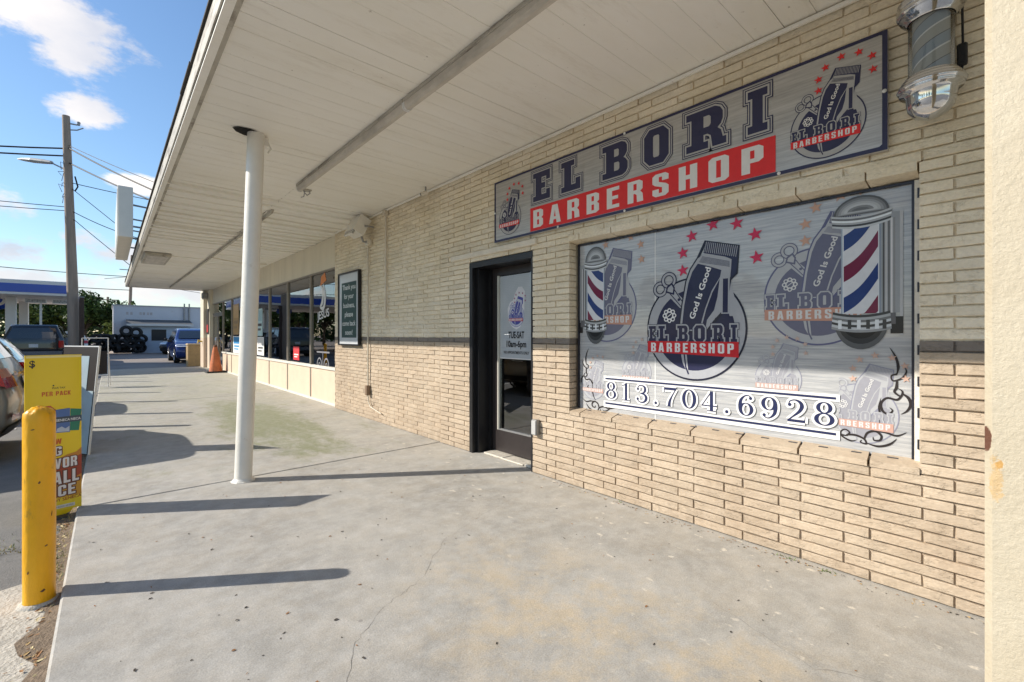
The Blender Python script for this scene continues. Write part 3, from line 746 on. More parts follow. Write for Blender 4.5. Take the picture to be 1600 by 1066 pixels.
def course(i, ya, yb, first, pitch, x, z0=None, z1=None, joint=.009):
    z0 = i * CH + .0070 if z0 is None else z0; z1 = (i + 1) * CH if z1 is None else z1
    segs = [(ya, yb)]
    for (o0, o1, oz0, oz1) in OPEN:
        if z1 > oz0 + .01 and z0 < oz1 - .01:
            new = []
            for a, c in segs:
                if c <= o0 or a >= o1: new.append((a, c)); continue
                if a < o0: new.append((a, o0))
                if c > o1: new.append((o1, c))
            segs = new
    for a, c in segs:
        ks = int(math.floor((a - first) / pitch)); y = a
        while True:
            nxt = first + pitch * (ks + 1); ks += 1
            if nxt - y < .035 and nxt < c: continue
            e = min(nxt, c)
            if c - e < .035: e = c
            brick(y + (joint / 2 if y > a else 0), e - (joint / 2 if e < c else 0), z0, z1, x)
            y = e
            if e >= c: break
for i in range(57):
    if i * CH > 3.10: break
    sill = .548 < i * CH < .60
    course(i, -1.2, 4.700, .218 if i % 2 == 0 else .333, .322, XW + rng.uniform(-.001, .001), z1=min((i + 1) * CH, 3.115))
    course(i, 4.722, 8.16, 4.722 + (.13 if i % 2 else 0.02), .26 if 2.1 > i * CH else .23, XW + .012 + rng.uniform(-.0015, .0015), z1=min((i + 1) * CH, 3.115), joint=.006)
# sloping sill and head bricks round the window
def tilted(y0, y1, zb, zf, zt, xb, xf):
    j = .006
    V = [(xf, y0 + j - .012, zb), (xf, y1 - j - .012, zb), (xf, y1 - j - .012, zf), (xf, y0 + j - .012, zf), (xb, y0 + j, zb), (xb, y1 - j, zb), (xb, y1 - j, zt), (xb, y0 + j, zt)]
    mb.add(V, [(0, 3, 2, 1), (4, 5, 6, 7), (0, 1, 5, 4), (3, 7, 6, 2), (0, 4, 7, 3), (1, 2, 6, 5)], M_BRICK)
OY = .345
for k in range(8):
    y0 = OY + .3268 * (k - .35); y1 = y0 + .3268; y0 = max(y0, OY + .004); y1 = min(y1, 2.640)
    if y1 - y0 > .05: tilted(y0, y1, .609, .640, .668, XW + .13, XW - .005)
    if y1 - y0 > .05:
        zt = 2.166; V = [(XW - .003, y0 + .004, 2.118), (XW - .003, y1 - .004, 2.118), (XW - .003, y1 - .004, zt), (XW - .003, y0 + .004, zt), (XW + .13, y0 + .004, 2.098), (XW + .13, y1 - .004, 2.098), (XW + .13, y1 - .004, zt), (XW + .13, y0 + .004, zt)]
        mb.add(V, [(0, 3, 2, 1), (4, 5, 6, 7), (0, 1, 5, 4), (3, 7, 6, 2), (0, 4, 7, 3), (1, 2, 6, 5)], M_BRICK)
bpart(mb, 'brickwork', label='long thin painted bricks, beige below a grey-brown stripe and cream above')
# mortar backing, around the openings
mb = MB()
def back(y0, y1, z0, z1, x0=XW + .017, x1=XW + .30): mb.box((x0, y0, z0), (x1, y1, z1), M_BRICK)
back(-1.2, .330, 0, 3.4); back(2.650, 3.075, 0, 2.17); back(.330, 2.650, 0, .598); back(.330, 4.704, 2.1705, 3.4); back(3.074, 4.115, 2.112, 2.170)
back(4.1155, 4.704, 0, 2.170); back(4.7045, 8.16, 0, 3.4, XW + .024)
back(.330, .346, .598, 2.17, XW + .03); back(2.634, 2.650, .598, 2.17, XW + .13)
bpart(mb, 'mortar_backing')
# rest of the building shell
M_CREAM = mat('cream_panel_paint', (.70, .64, .51), .55, 0, .08, 2, .2, 20, stretch=(1, 1.5, .25), dirt=((.50, .43, .31), .60, 2.2))
M_BEIGE = mat('beige_panel_paint', (.68, .54, .41), .55, 0, .06, 3, .2, 20)
M_ROOF = mat('roof_membrane', (.35, .35, .34), .9, 0, .2, 3)
M_WHITEB = mat('shell_paint', (.62, .58, .50), .8, 0, .1, 1)
mb = MB()
mb.box((3.0, -14, 3.401), (14, 23.0, 3.62), M_ROOF)
mb.box((13.8, -14, 0), (14, 23, 3.40), M_WHITEB); mb.box((3.32, -14, 0), (13.79, -13.8, 3.40), M_WHITEB)
mb.box((3.02, -13.79, 0), (3.31, -1.21, 3.40), M_WHITEB); mb.box((3.32, 22.82, 0), (13.79, 23.0, 3.40), M_WHITEB)
bpart(mb, 'roof')
# interior shell
M_IN = mat('interior_wall', (.62, .56, .47), .8, 0, .2, .8); M_INF = mat('interior_floor', (.48, .43, .36), .4, 0, .2, 2)
mb = MB()
mb.box((3.36, -1, .0), (9, 22.6, .012), M_INF); mb.box((8.6, -1, .013), (8.8, 22.6, 3.0), M_IN); mb.box((3.5, 8.02, .013), (8.59, 8.1, 3.0), M_IN)
mb.box((3.4, -1, 3.0), (8.8, 22.6, 3.05), M_IN)
bpart(mb, 'interior')

# canopy
mb = MB(); y = -5.0; rng2 = random.Random(11)
while y < 22.15:
    p = .165 if y < 6.7 else .33
    amp = .0016 if y < 6.5 else (.020 if y < 11 else .006)
    dz = rng2.uniform(-.5, .5) * amp; tl = rng2.uniform(.2, 1) * amp; gap = rng2.choice([.0003, .0003, .0003, .0003, .0012, .003]) if y < 6.7 else rng2.choice([.0003, .0004, .001])
    for (xa, xb) in ((.50, 1.72), (1.722, 3.12)):
        e = rng2.uniform(-.5, .5) * amp
        n = 6; rows = []
        for i in range(n + 1):
            t_ = i / n; x = xa + (xb - xa) * t_; sag = -math.sin(t_ * math.pi) * amp * .5 + e + rng2.uniform(-.2, .2) * amp
            rows.append([(x, y + gap / 2, 3.12 + dz + sag - tl), (x, y + p * .5, 3.12 + dz + sag * .6), (x, y + p - gap / 2, 3.12 + dz + sag + tl)])
        vs = [q for r in rows for q in r] + [(a[0], a[1], 3.16) for a in (rows[0][0], rows[0][2], rows[-1][2], rows[-1][0])]
        fs = []
        for i in range(n):
            for j in range(2): k = i * 3 + j; fs.append((k, k + 1, k + 4, k + 3))
        K = (n + 1) * 3
        fs += [tuple([K] + [3 * i for i in range(n + 1)] + [K + 3]), tuple([K + 1] + [3 * i + 2 for i in range(n + 1)] + [K + 2])]
        mb.add(vs, fs, M_SOFF)
    y += p
CAN = MB(); M_FASC = mat('fascia_paint', (.45, .42, .36), .6, 0, .2, 3, .3, 20, stretch=(1, .5, 3), dirt=((.16, .13, .10), .52, 4))
M_DARKT = mat('dark_roof_edge', (.05, .045, .04), .9, 0, .3, 20)
CAN.box((.47, -5.0, 3.1625), (3.4, 22.2, 3.26), M_DARKT)
bpart(CAN, 'canopy_slab')
s_ = bpart(mb, 'soffit', label='white painted soffit boards under the canopy')
mb = MB(); mb.box((.455, -5.02, 3.118), (.466, 22.22, 3.262), M_FASC); mb.box((.4665, 22.203, 3.10), (3.1, 22.222, 3.34), M_FASC)
mb.box((.467, -5.0, 3.098), (.515, 22.2, 3.112), M_SOFF); mb.box((.516, -5.0, 3.106), (.545, 22.2, 3.114), M_FASC)
bpart(mb, 'fascia')
mb = MB(); y = -5.0
while y < 22.2:
    l = rng.uniform(.5, 1.6); mb.box((.440 - rng.uniform(0, .008), y, 3.2625 + rng.uniform(.0, .004)), (.60, min(y + l, 22.25), 3.280 + rng.uniform(0, .006)), M_DARKT); y += l + .003
bpart(mb, 'drip_edge')
mb = MB(); mb.box((2.975, -1.2, 3.085), (2.992, 8.15, 3.108), M_SOFF); bpart(mb, 'soffit_trim')
# recessed light box in the far soffit
# wooden ledge over the door
mb = MB(); M_LEDGE = mat('lumpy_ledge_paint', (.72, .66, .55), .5, 0, .1, 8, .7, 30, dirt=((.40, .32, .22), .62, 20))
mb.rbox((XW - .035, 3.02, 2.150), (XW + .006, 4.42, 2.208), M_LEDGE, .008)
bpart(mb, 'door_ledge')

# ---- barbershop door (frame, leaf, glass)
BLK2 = mat('dark_bronze_paint', (.030, .024, .024), .38, .2, .15, 10)
mb = MB()
mb.box((3.003, 4.045, .0), (3.20, 4.098, 2.098), BLACK); mb.box((3.06, 4.0, .0), (3.205, 4.044, 2.05), BLACK); mb.box((3.20, 3.955, 0), (3.30, 4.0435, 2.098), BLACK)
mb.box((3.003, 3.092, 2.04), (3.20, 4.0445, 2.098), BLACK); mb.box((3.20, 3.092, 2.06), (3.30, 3.9545, 2.098), BLACK)
mb.box((3.01, 3.092, .0), (3.30, 3.12, 2.0395), BLACK)
mb.box((3.05, 4.046, .0), (3.056, 4.0995, 2.03), GREYM)
D = bpart(mb, 'entrance_door', label='black door frame holding a dark door with a tall glass pane')
mb = MB()
LX0, LX1 = 3.215, 3.262
mb.box((LX0, 3.862, .03), (LX1, 3.950, 2.055), BLK2); mb.box((LX0, 3.125, .03), (LX1, 3.21, 2.055), BLK2)
mb.box((LX0, 3.2105, .03), (LX1, 3.8615, .262), BLK2); mb.box((LX0, 3.2105, 1.956), (LX1, 3.8615, 2.055), BLK2)
mb.box((LX0 - .004, 3.846, .262), (LX1 - .01, 3.8625, 1.955), mat('bright_bead', (.70, .68, .60), .3, .3, .05)); mb.box((LX0 - .004, 3.21, .262), (LX1 - .01, 3.8455, .274), GREYM)
bpart(mb, 'door_leaf', D)
mb = MB(); mb.box((3.236, 3.2105, .2745), (3.242, 3.8455, 1.9555), M_GLASS); bpart(mb, 'door_glass', D)
M_BLIND, t, b = nodes_mat('frosted_door_film'); g = G(t); geo = g.new('ShaderNodeNewGeometry'); sp = g.new('ShaderNodeSeparateXYZ'); t.links.new(geo.outputs['Position'], sp.inputs[0])
gr_ = g.m('MAXIMUM', g.m('LESS_THAN', g.m('FRACT', g.m('MULTIPLY', sp.outputs[1], 55)), .14), g.m('LESS_THAN', g.m('FRACT', g.m('MULTIPLY', sp.outputs[2], 55)), .14))
t.links.new(g.mix(g.m('MULTIPLY', gr_, .5), g.mix(g.ramp(g.noise(geo.outputs['Position'], 3), .3, .7), (.40, .43, .46), (.50, .53, .55)), (.30, .33, .36)), b.inputs['Base Color']); b.inputs['Roughness'].default_value = .4; b.inputs['Coat Weight'].default_value = 1; b.inputs['Coat Roughness'].default_value = .02
mb = MB(); mb.box((3.2352, 3.2115, 1.055), (3.2359, 3.8445, 1.945), M_BLIND); mb.box((3.2345, 3.2115, 1.045), (3.2359, 3.8445, 1.0548), WHITEP)
bpart(mb, 'door_blind', D)
mb = MB()
for i, (y, dz) in enumerate(((3.93, .022), (3.62, .016), (3.28, .026))):
    mb.rbox((3.07, y - .32, .001), (3.235, y, .001 + dz), mat('worn_threshold', (.55, .51, .44), .6, .1, .2, 14, .5, 40), .006)
bpart(mb, 'threshold', D)
PX = 3.2349
p = Print()
p.poly([(-.125, -.13), (-.14, 0), (-.10, .07), (-.05, .09), (-.02, .16), (.03, .225), (.09, .225), (.135, .17), (.125, .09), (.125, 0), (.11, -.12), (.06, -.2), (0, -.225), (-.06, -.2)], (.66, .66, .68))
emblem(p, 0, -.075, .12, (.07, .08, .33), (.50, .52, .60), (.5, .08, .1), (.75, .75, .75), (.35, .12, .2), detail=False)
p.text('TUE-SAT', 0, -.315, .072, (.03, .03, .03), .25, .03, 0, 'c')
p.text('10am-6pm', .0, -.41, .068, (.03, .03, .03), .31, .03, 0, 'c')
p.text('NO APPOINTMENTS ONLY', 0, -.485, .032, (.04, .04, .04), .40, .01, 0, 'c')
o = p.build('door_lettering', None, (PX, 3.577, 1.585), (0, -1, 0), (-1, 0, 0), .00003, 'small shop emblem sticker with opening hours below'); o.parent = D

# ---- barbershop display window with printed film
mb = MB(); M_WF = mat('window_frame_dark', (.03, .03, .04), .35, .4, .1); M_CAULK = mat('caulk', (.70, .66, .58), .6, 0, .12, 20, .5, 50)
F0, F1, Z0, Z1 = .385, 2.600, .655, 2.083
mb.box((3.095, F0 - .012, Z0 - .012), (3.135, F0, Z1 + .015), M_WF); mb.box((3.095, F1, Z0 - .012), (3.135, F1 + .014, Z1 + .015), M_WF)
mb.box((3.095, F0, Z1), (3.135, F1, Z1 + .015), M_WF); mb.box((3.095, F0, Z0 - .012), (3.135, F1, Z0), M_WF)
y = F0
while y < F1 - .1:
    mb.box((3.070, y + .05, Z0 - .010), (3.0948, y + .05 + .045, Z0 + .004), M_WF); mb.box((3.082, y + .05, Z1 + .001), (3.0948, y + .05 + .055, Z1 + .007), M_WF); y += .155
z = .72
while z < 2.0: mb.box((3.079, F0 - .032, z), (3.0838, F0 - .024, z + .05), M_WF); z += .16
mb.box((3.078, F0 - .04, Z0 - .03), (3.0948, F1 + .01, Z0 - .0125), M_CAULK); mb.box((3.084, F0 - .042, Z0 - .0122), (3.0948, F0 - .0125, Z1 + .01), M_CAULK)
W = bpart(mb, 'display_window', label='wide display window covered by printed film')
mb = MB(); mb.box((3.110, F0, Z0), (3.118, F1, Z1), M_FILM); mb.box((3.1185, F0, Z0), (3.13, F1, Z1), BLACK); bpart(mb, 'window_film', W)
mb = MB(); mb.box((3.1093, 1.86, Z0), (3.1099, 1.866, Z1), mat('film_seam', (.75, .75, .74), .4, 0, .03)); bpart(mb, 'film_seam', W)
AX = (0, -1, 0); NR = (-1, 0, 0)
def film_print(name, p, y0, z0, lay, label=None, st=.00003):
    o = p.build(name, None, (3.1088 - lay * .0016, y0, z0), AX, NR, st, label); o.parent = W
    return o
def clipT(amin=None, amax=None, bmin=None):
    def T(q):
        a, b_ = q
        if amin is not None: a = max(a, amin)
        if amax is not None: a = min(a, amax)
        if bmin is not None: b_ = max(b_, bmin)
        return (a, b_)
    return T
def ghost(name, y, z, r, f, fs=None, label=None, T=None, lay=0):
    to = (.48, .48, .49); p = Print()
    if T: p.T = T
    emblem(p, 0, 0, r, fade((.035, .04, .12), f, to), (.40, .41, .43), fade((.50, .16, .06), (f if fs is None else fs), to), (.60, .60, .60), fade((.55, .25, .12), (f if fs is None else fs), to), fade((.04, .045, .16), f * .75, to))
    return film_print(name, p, y, z, lay, label)
p = Print(); emblem(p, 0, 0, .362, (.014, .016, .055), (.36, .37, .40), (.55, .012, .02), (.72, .72, .72), (.55, .02, .08), (.01, .012, .03))
film_print('printed_emblem', p, 1.562, 1.345, 1, 'largest emblem, navy clipper over a disc with red banner and pink-red stars')
ghost('printed_emblem', .806, 1.530, .285, .20, .30, 'faded emblem half hidden behind the large striped barber pole', clipT(amax=.21))
ghost('printed_emblem', 2.315, 1.535, .285, .24, .30, 'faded emblem half hidden behind the small striped barber pole', clipT(amin=-.17))
ghost('printed_emblem', 1.016, 1.030, .130, .62, .55, 'small pale emblem cut off by the phone number, right of the largest emblem', clipT(bmin=-.07))
ghost('printed_emblem', 2.027, 1.010, .130, .62, .55, 'small pale emblem cut off by the phone number, left of the largest emblem', clipT(bmin=-.05))
ghost('printed_emblem', 2.455, .877, .125, .62, .5, 'small pale emblem in the lower left corner of the film', clipT(amax=.12, amin=-.13))
ghost('printed_emblem', .600, .868, .163, .58, .45, 'pale emblem in the lower right corner of the film', clipT(amin=-.10))
# the two printed barber poles
def pole_print(name, yc, zg0, zg1, rg, rr, zt, zb, mir, label):
    p = Print(); H_ = zg1 - zg0; D_ = lambda c: (c * .92, c * .97, c * 1.02)
    sgn = -1 if mir else 1
    p.T = lambda q: (q[0] * sgn, q[1])
    # bracket on the wall side
    p.rect(rg * 1.05, zg0 - .0, rg * 1.95, zg1 + .03, (.30, .32, .34))
    for k, c in enumerate((.08, .45, .12, .6, .25)): p.rect(rg * (1.12 + .13 * k), zg0, rg * (1.21 + .13 * k), zg1, (c, c, c * 1.03))
    p.rect(rg * 1.95, zg0 - .12, rg * 2.1, zg1 + .03, (.45, .46, .48))
    p.rect(rg * 1.5, zg0 - .11, rg * 2.1, zg0 - .02, (.02, .02, .022))
    p.rect(rg * .8, zg0 - .06, rg * 1.75, zg0 + .0, (.12, .12, .13))
    # glass cylinder with helical stripes
    n = 26; stripes = [(.68, .70, .73), (.02, .05, .24), (.68, .70, .73), (.20, .015, .06)]
    pitch = H_ / 1.45
    def curve(a, off): return off + (a + rg) / (2 * rg) * pitch * .58 + .10 * pitch * (-math.cos((a / rg) * math.pi / 2) * 1) 
    p.rect(-rg, zg0, rg, zg1, (.60, .62, .66))
    k = -3
    while k * pitch / 2 < H_ + pitch:
        off = zg0 + k * pitch / 2
        col = (.015, .04, .17) if k % 2 == 0 else (.15, .010, .045)
        top = []; bot = []
        for i in range(n + 1):
            a = -rg + 2 * rg * i / n
            c0 = curve(a, off); c1 = c0 + pitch * .25
            c0 = min(max(c0, zg0), zg1); c1 = min(max(c1, zg0), zg1)
            bot.append((a, c0)); top.append((a, c1))
        pts = bot + top; fs = [(i, i + 1, n + 2 + i, n + 1 + i) for i in range(n) if abs(top[i][1] - bot[i][1]) + abs(top[i + 1][1] - bot[i + 1][1]) > 1e-5]
        if fs: p.tri(pts, fs, col)
        k += 1
    p.rect(-rg * 1.03, zg0, -rg * .95, zg1, (.30, .36, .44)); p.rect(-rg * .95, zg0, -rg * .89, zg1, (.62, .66, .70)); p.rect(rg * .90, zg0, rg * .95, zg1, (.62, .66, .70)); p.rect(rg * .95, zg0, rg * 1.05, zg1, (.22, .26, .32))
    # printed chrome: bands of light and dark
    def band(z0_, z1_, r0, r1, cols, bow=.012):
        m_ = len(cols)
        for i, c in enumerate(cols):
            t0, t1 = i / m_, (i + 1) / m_; L = []
            for q in range(13):
                a = -1 + 2 * q / 12; L.append((a * (r0 + (r1 - r0) * t0), z0_ + (z1_ - z0_) * t0 - bow * (1 - a * a)))
            Rr = []
            for q in range(13):
                a = 1 - 2 * q / 12; Rr.append((a * (r0 + (r1 - r0) * t1), z0_ + (z1_ - z0_) * t1 - bow * (1 - a * a)))
            p.poly(L + Rr, D_(c))
    def dome(z0_, h, r0, cols):
        for i, c in enumerate(cols):
            f = 1 - i / len(cols)
            pts = [(r0 * f ** .6 * math.cos(R(a)), z0_ + h * (.12 * (1 - f) if 0 else 0) + h * f * math.sin(R(a)) + (h * (1 - f) * .25)) for a in range(0, 181, 12)]
            p.poly(pts if h > 0 else pts[::-1], D_(c))
    dome(zg1 + .045, zt - zg1 - .045, rr * .98, (.10, .20, .30, .42, .50, .22, .14))
    band(zg1 - .012, zg1 + .055, rr * 1.02, rr * 1.06, (.55, .06, .40, .78, .15, .5), .02)
    dome(zg0 - .04, (zb - zg0 + .04), rr * .95, (.10, .035, .012, .012))
    band(zg0 - .085, zg0 + .012, rr * 1.05, rr * 1.0, (.30, .55, .05, .60, .16, .4, .05), .02)
    p.T = lambda q: (q[0] * sgn, q[1])
    for k, a in enumerate((-.8, -.45, -.12, .2, .5, .75)):
        p.rect(a * rr, zg0 - .085, (a + .13) * rr, zg0 - .035, D_(.75 if k % 2 == 0 else .05))
    film_print(name, p, yc, 0, 2, label)
pole_print('printed_barber_pole', .600, 1.420, 1.925, .086, .128, 2.072, 1.222, False, 'large barber pole print with red, white and blue stripes')
pole_print('printed_barber_pole', 2.428, 1.430, 1.880, .092, .112, 2.055, 1.225, True, 'small barber pole print with red, white and blue stripes')
# phone number between two rules
p = Print(); HW = (.74, .74, .73); PN = (.016, .022, .075)
p.rect(-.018, .72 - .018, 1.628, .742 + .012, HW); p.rect(-.018, .930 - .010, 1.628, .948 + .014, HW)
x = 0; seq = '813.704.6928'; wds = [.114 if c != '.' else .062 for c in seq]; gapn = (1.61 - sum(wds)) / (len(seq) - 1)
for c, wd in zip(seq, wds):
    num(p, c, x, .775, .138, wd, PN, HW); x += wd + gapn
p.rect(0, .728, 1.61, .742, PN); p.rect(0, .933, 1.61, .946, PN)
film_print('phone_lettering', p, 2.322, 0, 3, 'phone number in navy serif numerals between two rules')
# tribal scrolls in the two lower corners
def flourish(p, sx):
    K = (.025, .02, .02)
    q = lambda L: [(sx * a, b_) for a, b_ in L]
    S = lambda L, w_: p.stroke(q(L), w_, K)
    S([(0, .29), (.025, .24), (.035, .19), (.03, .15)], [.001, .01, .013, .004])
    S([(.03, .15), (.008, .14), (.012, .115), (.035, .12), (.055, .135), (.068, .165), (.06, .19)], [.01, .008, .007, .008, .01, .007, .001])
    S([(.03, .12), (.028, .08), (.02, .055), (.045, .035), (.052, .06), (.035, .075)], [.008, .013, .01, .009, .008, .003])
    S([(.05, .05), (.075, .03), (.085, -.005), (.07, -.04), (.045, -.06)], [.006, .014, .013, .009, .001])
    S([(.05, .04), (.03, .015), (-.01, .02), (-.035, -.01), (-.03, -.05), (-.005, -.065), (.012, -.045), (.0, -.03)], [.008, .011, .011, .012, .012, .01, .008, .003])
    S([(-.035, .02), (-.045, -.03), (-.04, -.08), (-.055, -.13), (-.075, -.155)], [.001, .008, .011, .008, .001])
    S([(-.33, -.155), (-.28, -.19), (-.23, -.205), (-.19, -.21)], [.001, .009, .012, .006])
    S([(-.19, -.21), (-.175, -.19), (-.195, -.175), (-.215, -.19), (-.21, -.215), (-.17, -.235), (-.14, -.225)], [.01, .008, .007, .007, .009, .009, .001])
    S([(-.19, -.205), (-.15, -.20), (-.11, -.215), (-.10, -.24), (-.125, -.235), (-.12, -.222)], [.008, .012, .01, .008, .007, .003])
    S([(-.11, -.22), (-.095, -.18), (-.06, -.165), (-.035, -.185), (-.04, -.21), (-.065, -.215), (-.07, -.198)], [.008, .011, .012, .011, .01, .008, .003])
    S([(-.1, -.235), (-.05, -.245), (.0, -.225), (.03, -.19)], [.004, .011, .011, .001])
    S([(-.07, -.165), (-.02, -.165), (.03, -.175), (.07, -.15)], [.003, .01, .01, .001])
p = Print(); flourish(p, 1); film_print('scroll_ornament', p, .475, .945, 1, 'black scroll ornament in the lower right corner of the film')
p = Print(); flourish(p, -1); 
p.T = lambda q: q
film_print('scroll_ornament', p, 2.50, .90, 1, 'black scroll ornament in the lower left corner of the film')

# ---- storefront beyond the brick
XS = 3.10
M_MULL = mat('storefront_frame', (.30, .265, .22), .4, .3, .1, 6)
M_SILLW = mat('storefront_sill_paint', (.70, .67, .60), .45, 0, .08, 5)
mb = MB(); mb.box((XS - .01, 8.165, 2.545), (XS + .2, 21.4, 3.118), M_CREAM)
mb.box((XS - .02, 8.165, 2.515), (XS + .1, 21.4, 2.5445), M_MULL); bpart(mb, 'storefront_header')
mb = MB(); BAYS = [8.17, 9.72, 11.33, 12.94, 14.55, 16.16, 17.75, 19.35]
for i in range(7): mb = MB(); mb.box((XS, BAYS[i] + .03, .045), (XS + .08, BAYS[i + 1] - .03, .655), M_BEIGE); bpart(mb, 'storefront_panel')
mb = MB(); mb.box((XS - .03, 8.165, .6555), (XS + .1, 19.38, .705), M_SILLW); mb.box((XS - .015, 8.165, .0), (XS + .1, 19.38, .0445), M_SILLW); bpart(mb, 'storefront_sill')
for i, y in enumerate(BAYS):
    mb = MB(); mb.box((XS - .012, y - .028, .7055), (XS + .07, y + .028, 2.5145), M_MULL); bpart(mb, 'storefront_mullion')
    mb = MB(); mb.box((XS - .010, y - .028, .045), (XS + .07, y + .028, .655), M_MULL); bpart(mb, 'panel_mullion')
for i in range(7):
    mb = MB(); mb.box((XS + .02, BAYS[i] + .0285, .7055), (XS + .026, BAYS[i + 1] - .0285, 2.5145), M_GLASS)
    ob = bpart(mb, 'shop_window_pane')
# far double door, transom
mb = MB()
for y0, y1 in ((19.38, 20.38), (20.39, 21.4)):
    for a, c in ((y0, y0 + .07), (y1 - .07, y1)): mb.box((XS, a, .02), (XS + .05, c, 2.1), M_MULL)
    mb.box((XS, y0 + .07, .02), (XS + .05, y1 - .07, .2), M_MULL); mb.box((XS, y0 + .07, 2.02), (XS + .05, y1 - .07, 2.1), M_MULL)
mb.box((XS - .01, 19.38, 2.101), (XS + .06, 21.4, 2.16), M_MULL)
D2 = bpart(mb, 'store_double_door')
mb = MB(); mb.box((XS + .02, 19.46, .2), (XS + .026, 21.32, 2.02), M_GLASS); mb.box((XS + .02, 19.4, 2.161), (XS + .026, 21.38, 2.514), M_GLASS); bpart(mb, 'door_glass', D2)
mb = MB()
for y in (20.30, 20.48): mb.tube([(XS - .0, y, .85), (XS - .06, y, .88), (XS - .06, y, 1.2), (XS, y, 1.23)], .014, CHROME, 8)
bpart(mb, 'door_handle', D2)
# end pier
mb = MB(); mb.box((2.98, 21.41, 1.2166), (3.30, 22.0, 3.118), M_CREAM); mb.box((2.98, 21.41, 0), (3.30, 22.0, 1.216), M_BEIGE)
mb.box((2.86, 22.001, 0), (3.30, 22.8, 1.2), M_BEIGE); mb.box((2.86, 22.001, 1.201), (3.30, 22.8, 3.118), M_CREAM)
bpart(mb, 'end_pier')
# shop goods seen through the glass
def thing(name, label, cat, build, group=None):
    mb = MB(); build(mb); return mb.build(name, None, label, cat, group)
M_SHELF = mat('shelf_metal', (.75, .75, .73), .4, .2, .1)
goods = [mat('goods_%s' % n, c, .5, 0, .3, 12) for n, c in (('red', (.5, .03, .03)), ('green', (.03, .25, .08)), ('blue', (.03, .08, .35)), ('white', (.6, .6, .58)), ('brown', (.25, .12, .05)), ('dark', (.03, .03, .035)))]
def shelf(y0, y1, x, lab):
    t = empty('store_shelf', (x, (y0 + y1) / 2, 0), lab, 'shelf', 'shelves behind the store windows')
    mb = MB()
    for z in (.9, 1.2, 1.5, 1.8, 2.1): mb.box((-.2, -(y1 - y0) / 2, z - .02), (.2, (y1 - y0) / 2, z), M_SHELF)
    for y in (-(y1 - y0) / 2, (y1 - y0) / 2 - .04):
        for xx in (-.2, .16): mb.box((xx, y, .013), (xx + .04, y + .04, 2.2), M_SHELF)
    mb.build('shelf_rack', t)
    for z in (.9, 1.2, 1.5, 1.8):
        y = y0 + .05
        while y < y1 - .2:
            d = rng.uniform(.06, .16)
            if rng.random() < .7:
                mb = MB(); mb.rbox((-.10, 0, 0), (.10, d, rng.uniform(.08, .24)), rng.choice(goods), .006)
                mb.build('goods_packet', None, 'small packet on the ' + lab.replace('with red and green packets ', '').replace('of packets ', '').replace('white metal ', ''), 'packet', 'packets on the ' + lab[-34:], loc=(x - .06, y, z + .001))
            y += d + .01
shelf(8.3, 9.6, 3.48, 'white metal shelf of packets behind the window nearest the brick wall')
shelf(9.85, 11.0, 3.48, 'white metal shelf with red and green packets behind the second window from the brick wall')
shelf(14.7, 16.1, 3.48, 'white metal shelf behind the window just left of the white post')
shelf(17.9, 19.2, 3.48, 'white metal shelf behind the window beside the double door')
CARD = mat('cardboard', (.50, .30, .14), .8, 0, .1, 5)
def cbox(y, z0, hh, wd, lab, x=3.45): thing('cardboard_box', lab, 'box', lambda mb: (mb.rbox((x, y, z0), (x + .4, y + wd, z0 + hh), CARD, .006), mb.box((x - .001, y + wd / 2 - .03, z0 + hh * .2), (x, y + wd / 2 + .03, z0 + hh * .9), LF[2])), 'boxes inside the store')
cbox(11.5, .02, 1.1, 1.1, 'tall brown cardboard box behind the third window from the brick wall')
cbox(8.3, .02, .86, .55, 'brown cardboard box low in the window nearest the brick wall', 3.72)
BLU = (.02, .20, .50)
def poster(y, z, wd, h, cols, lab, name='window_poster'):
    p = Print(); p.rect(0, 0, wd, h, cols[0]); p.rect(wd * .08, h * .55, wd * .92, h * .95, cols[1]); p.rect(wd * .15, h * .2, wd * .7, h * .28, cols[2]); p.rect(wd * .15, h * .36, wd * .85, h * .46, cols[2])
    o = p.build(name, None, (XS + .016, y, z), AX, NR, .0003, lab, pmat_matte); o['category'] = 'poster'; o['group'] = 'posters on the store windows'
poster(14.3, .75, .75, .5, (WHITE, (.6, .6, .6), (.1, .1, .1)), 'white poster with black marks low in the window right of the white post')
poster(14.3, 1.28, .6, .75, ((.45, .60, .62), (.30, .45, .5), (.05, .05, .06)), 'pale blue poster above the white one in the window right of the white post')
poster(17.6, .72, 1.2, .55, (WHITE, (.03, .25, .55), (.03, .3, .6)), 'white and blue poster low in the window left of the white post')
poster(17.6, 1.32, .9, 1.0, ((.42, .26, .10), (.55, .35, .15), (.30, .2, .1)), 'tall tan poster above the blue one in the window left of the white post')
poster(10.95, .75, .42, .30, ((.65, .03, .04), (.6, .05, .06), WHITE), 'small red sign low in the second window from the brick wall')
p = Print(); W2 = (.70, .70, .70)
p.stroke([(.0, .62), (.12, .60), (.2, .48), (.16, .30), (.05, .2), (.22, .18), (.30, .32), (.28, .5), (.2, .66)], [.02, .05, .09, .10, .04, .08, .10, .08, .02], W2); p.poly([(.05, .62), (.38, .70), (.30, .86), (.10, .80)], (.70, .22, .05))
p.text('JESUS', -.12, -.05, .16, W2, .66, .02, 6)
W2 = (.22, .22, .24)
for xx in (.0, .38): p.ring(xx, -.95, .13, .15, .03, W2, 28); p.ring(xx, -.95, .05, .06, .02, W2, 16)
p.stroke([(-.15, -.68), (.55, -.68)], .03, W2, False); p.stroke([(.19, -.68), (.19, -1.08)], .02, W2, False)
o = p.build('window_decal', None, (XS + .016, 9.25, 1.65), AX, NR, .0001, 'white painted hook shape, small letters and two rings on the window nearest the brick wall', pmat_matte); o['category'] = 'window decal'

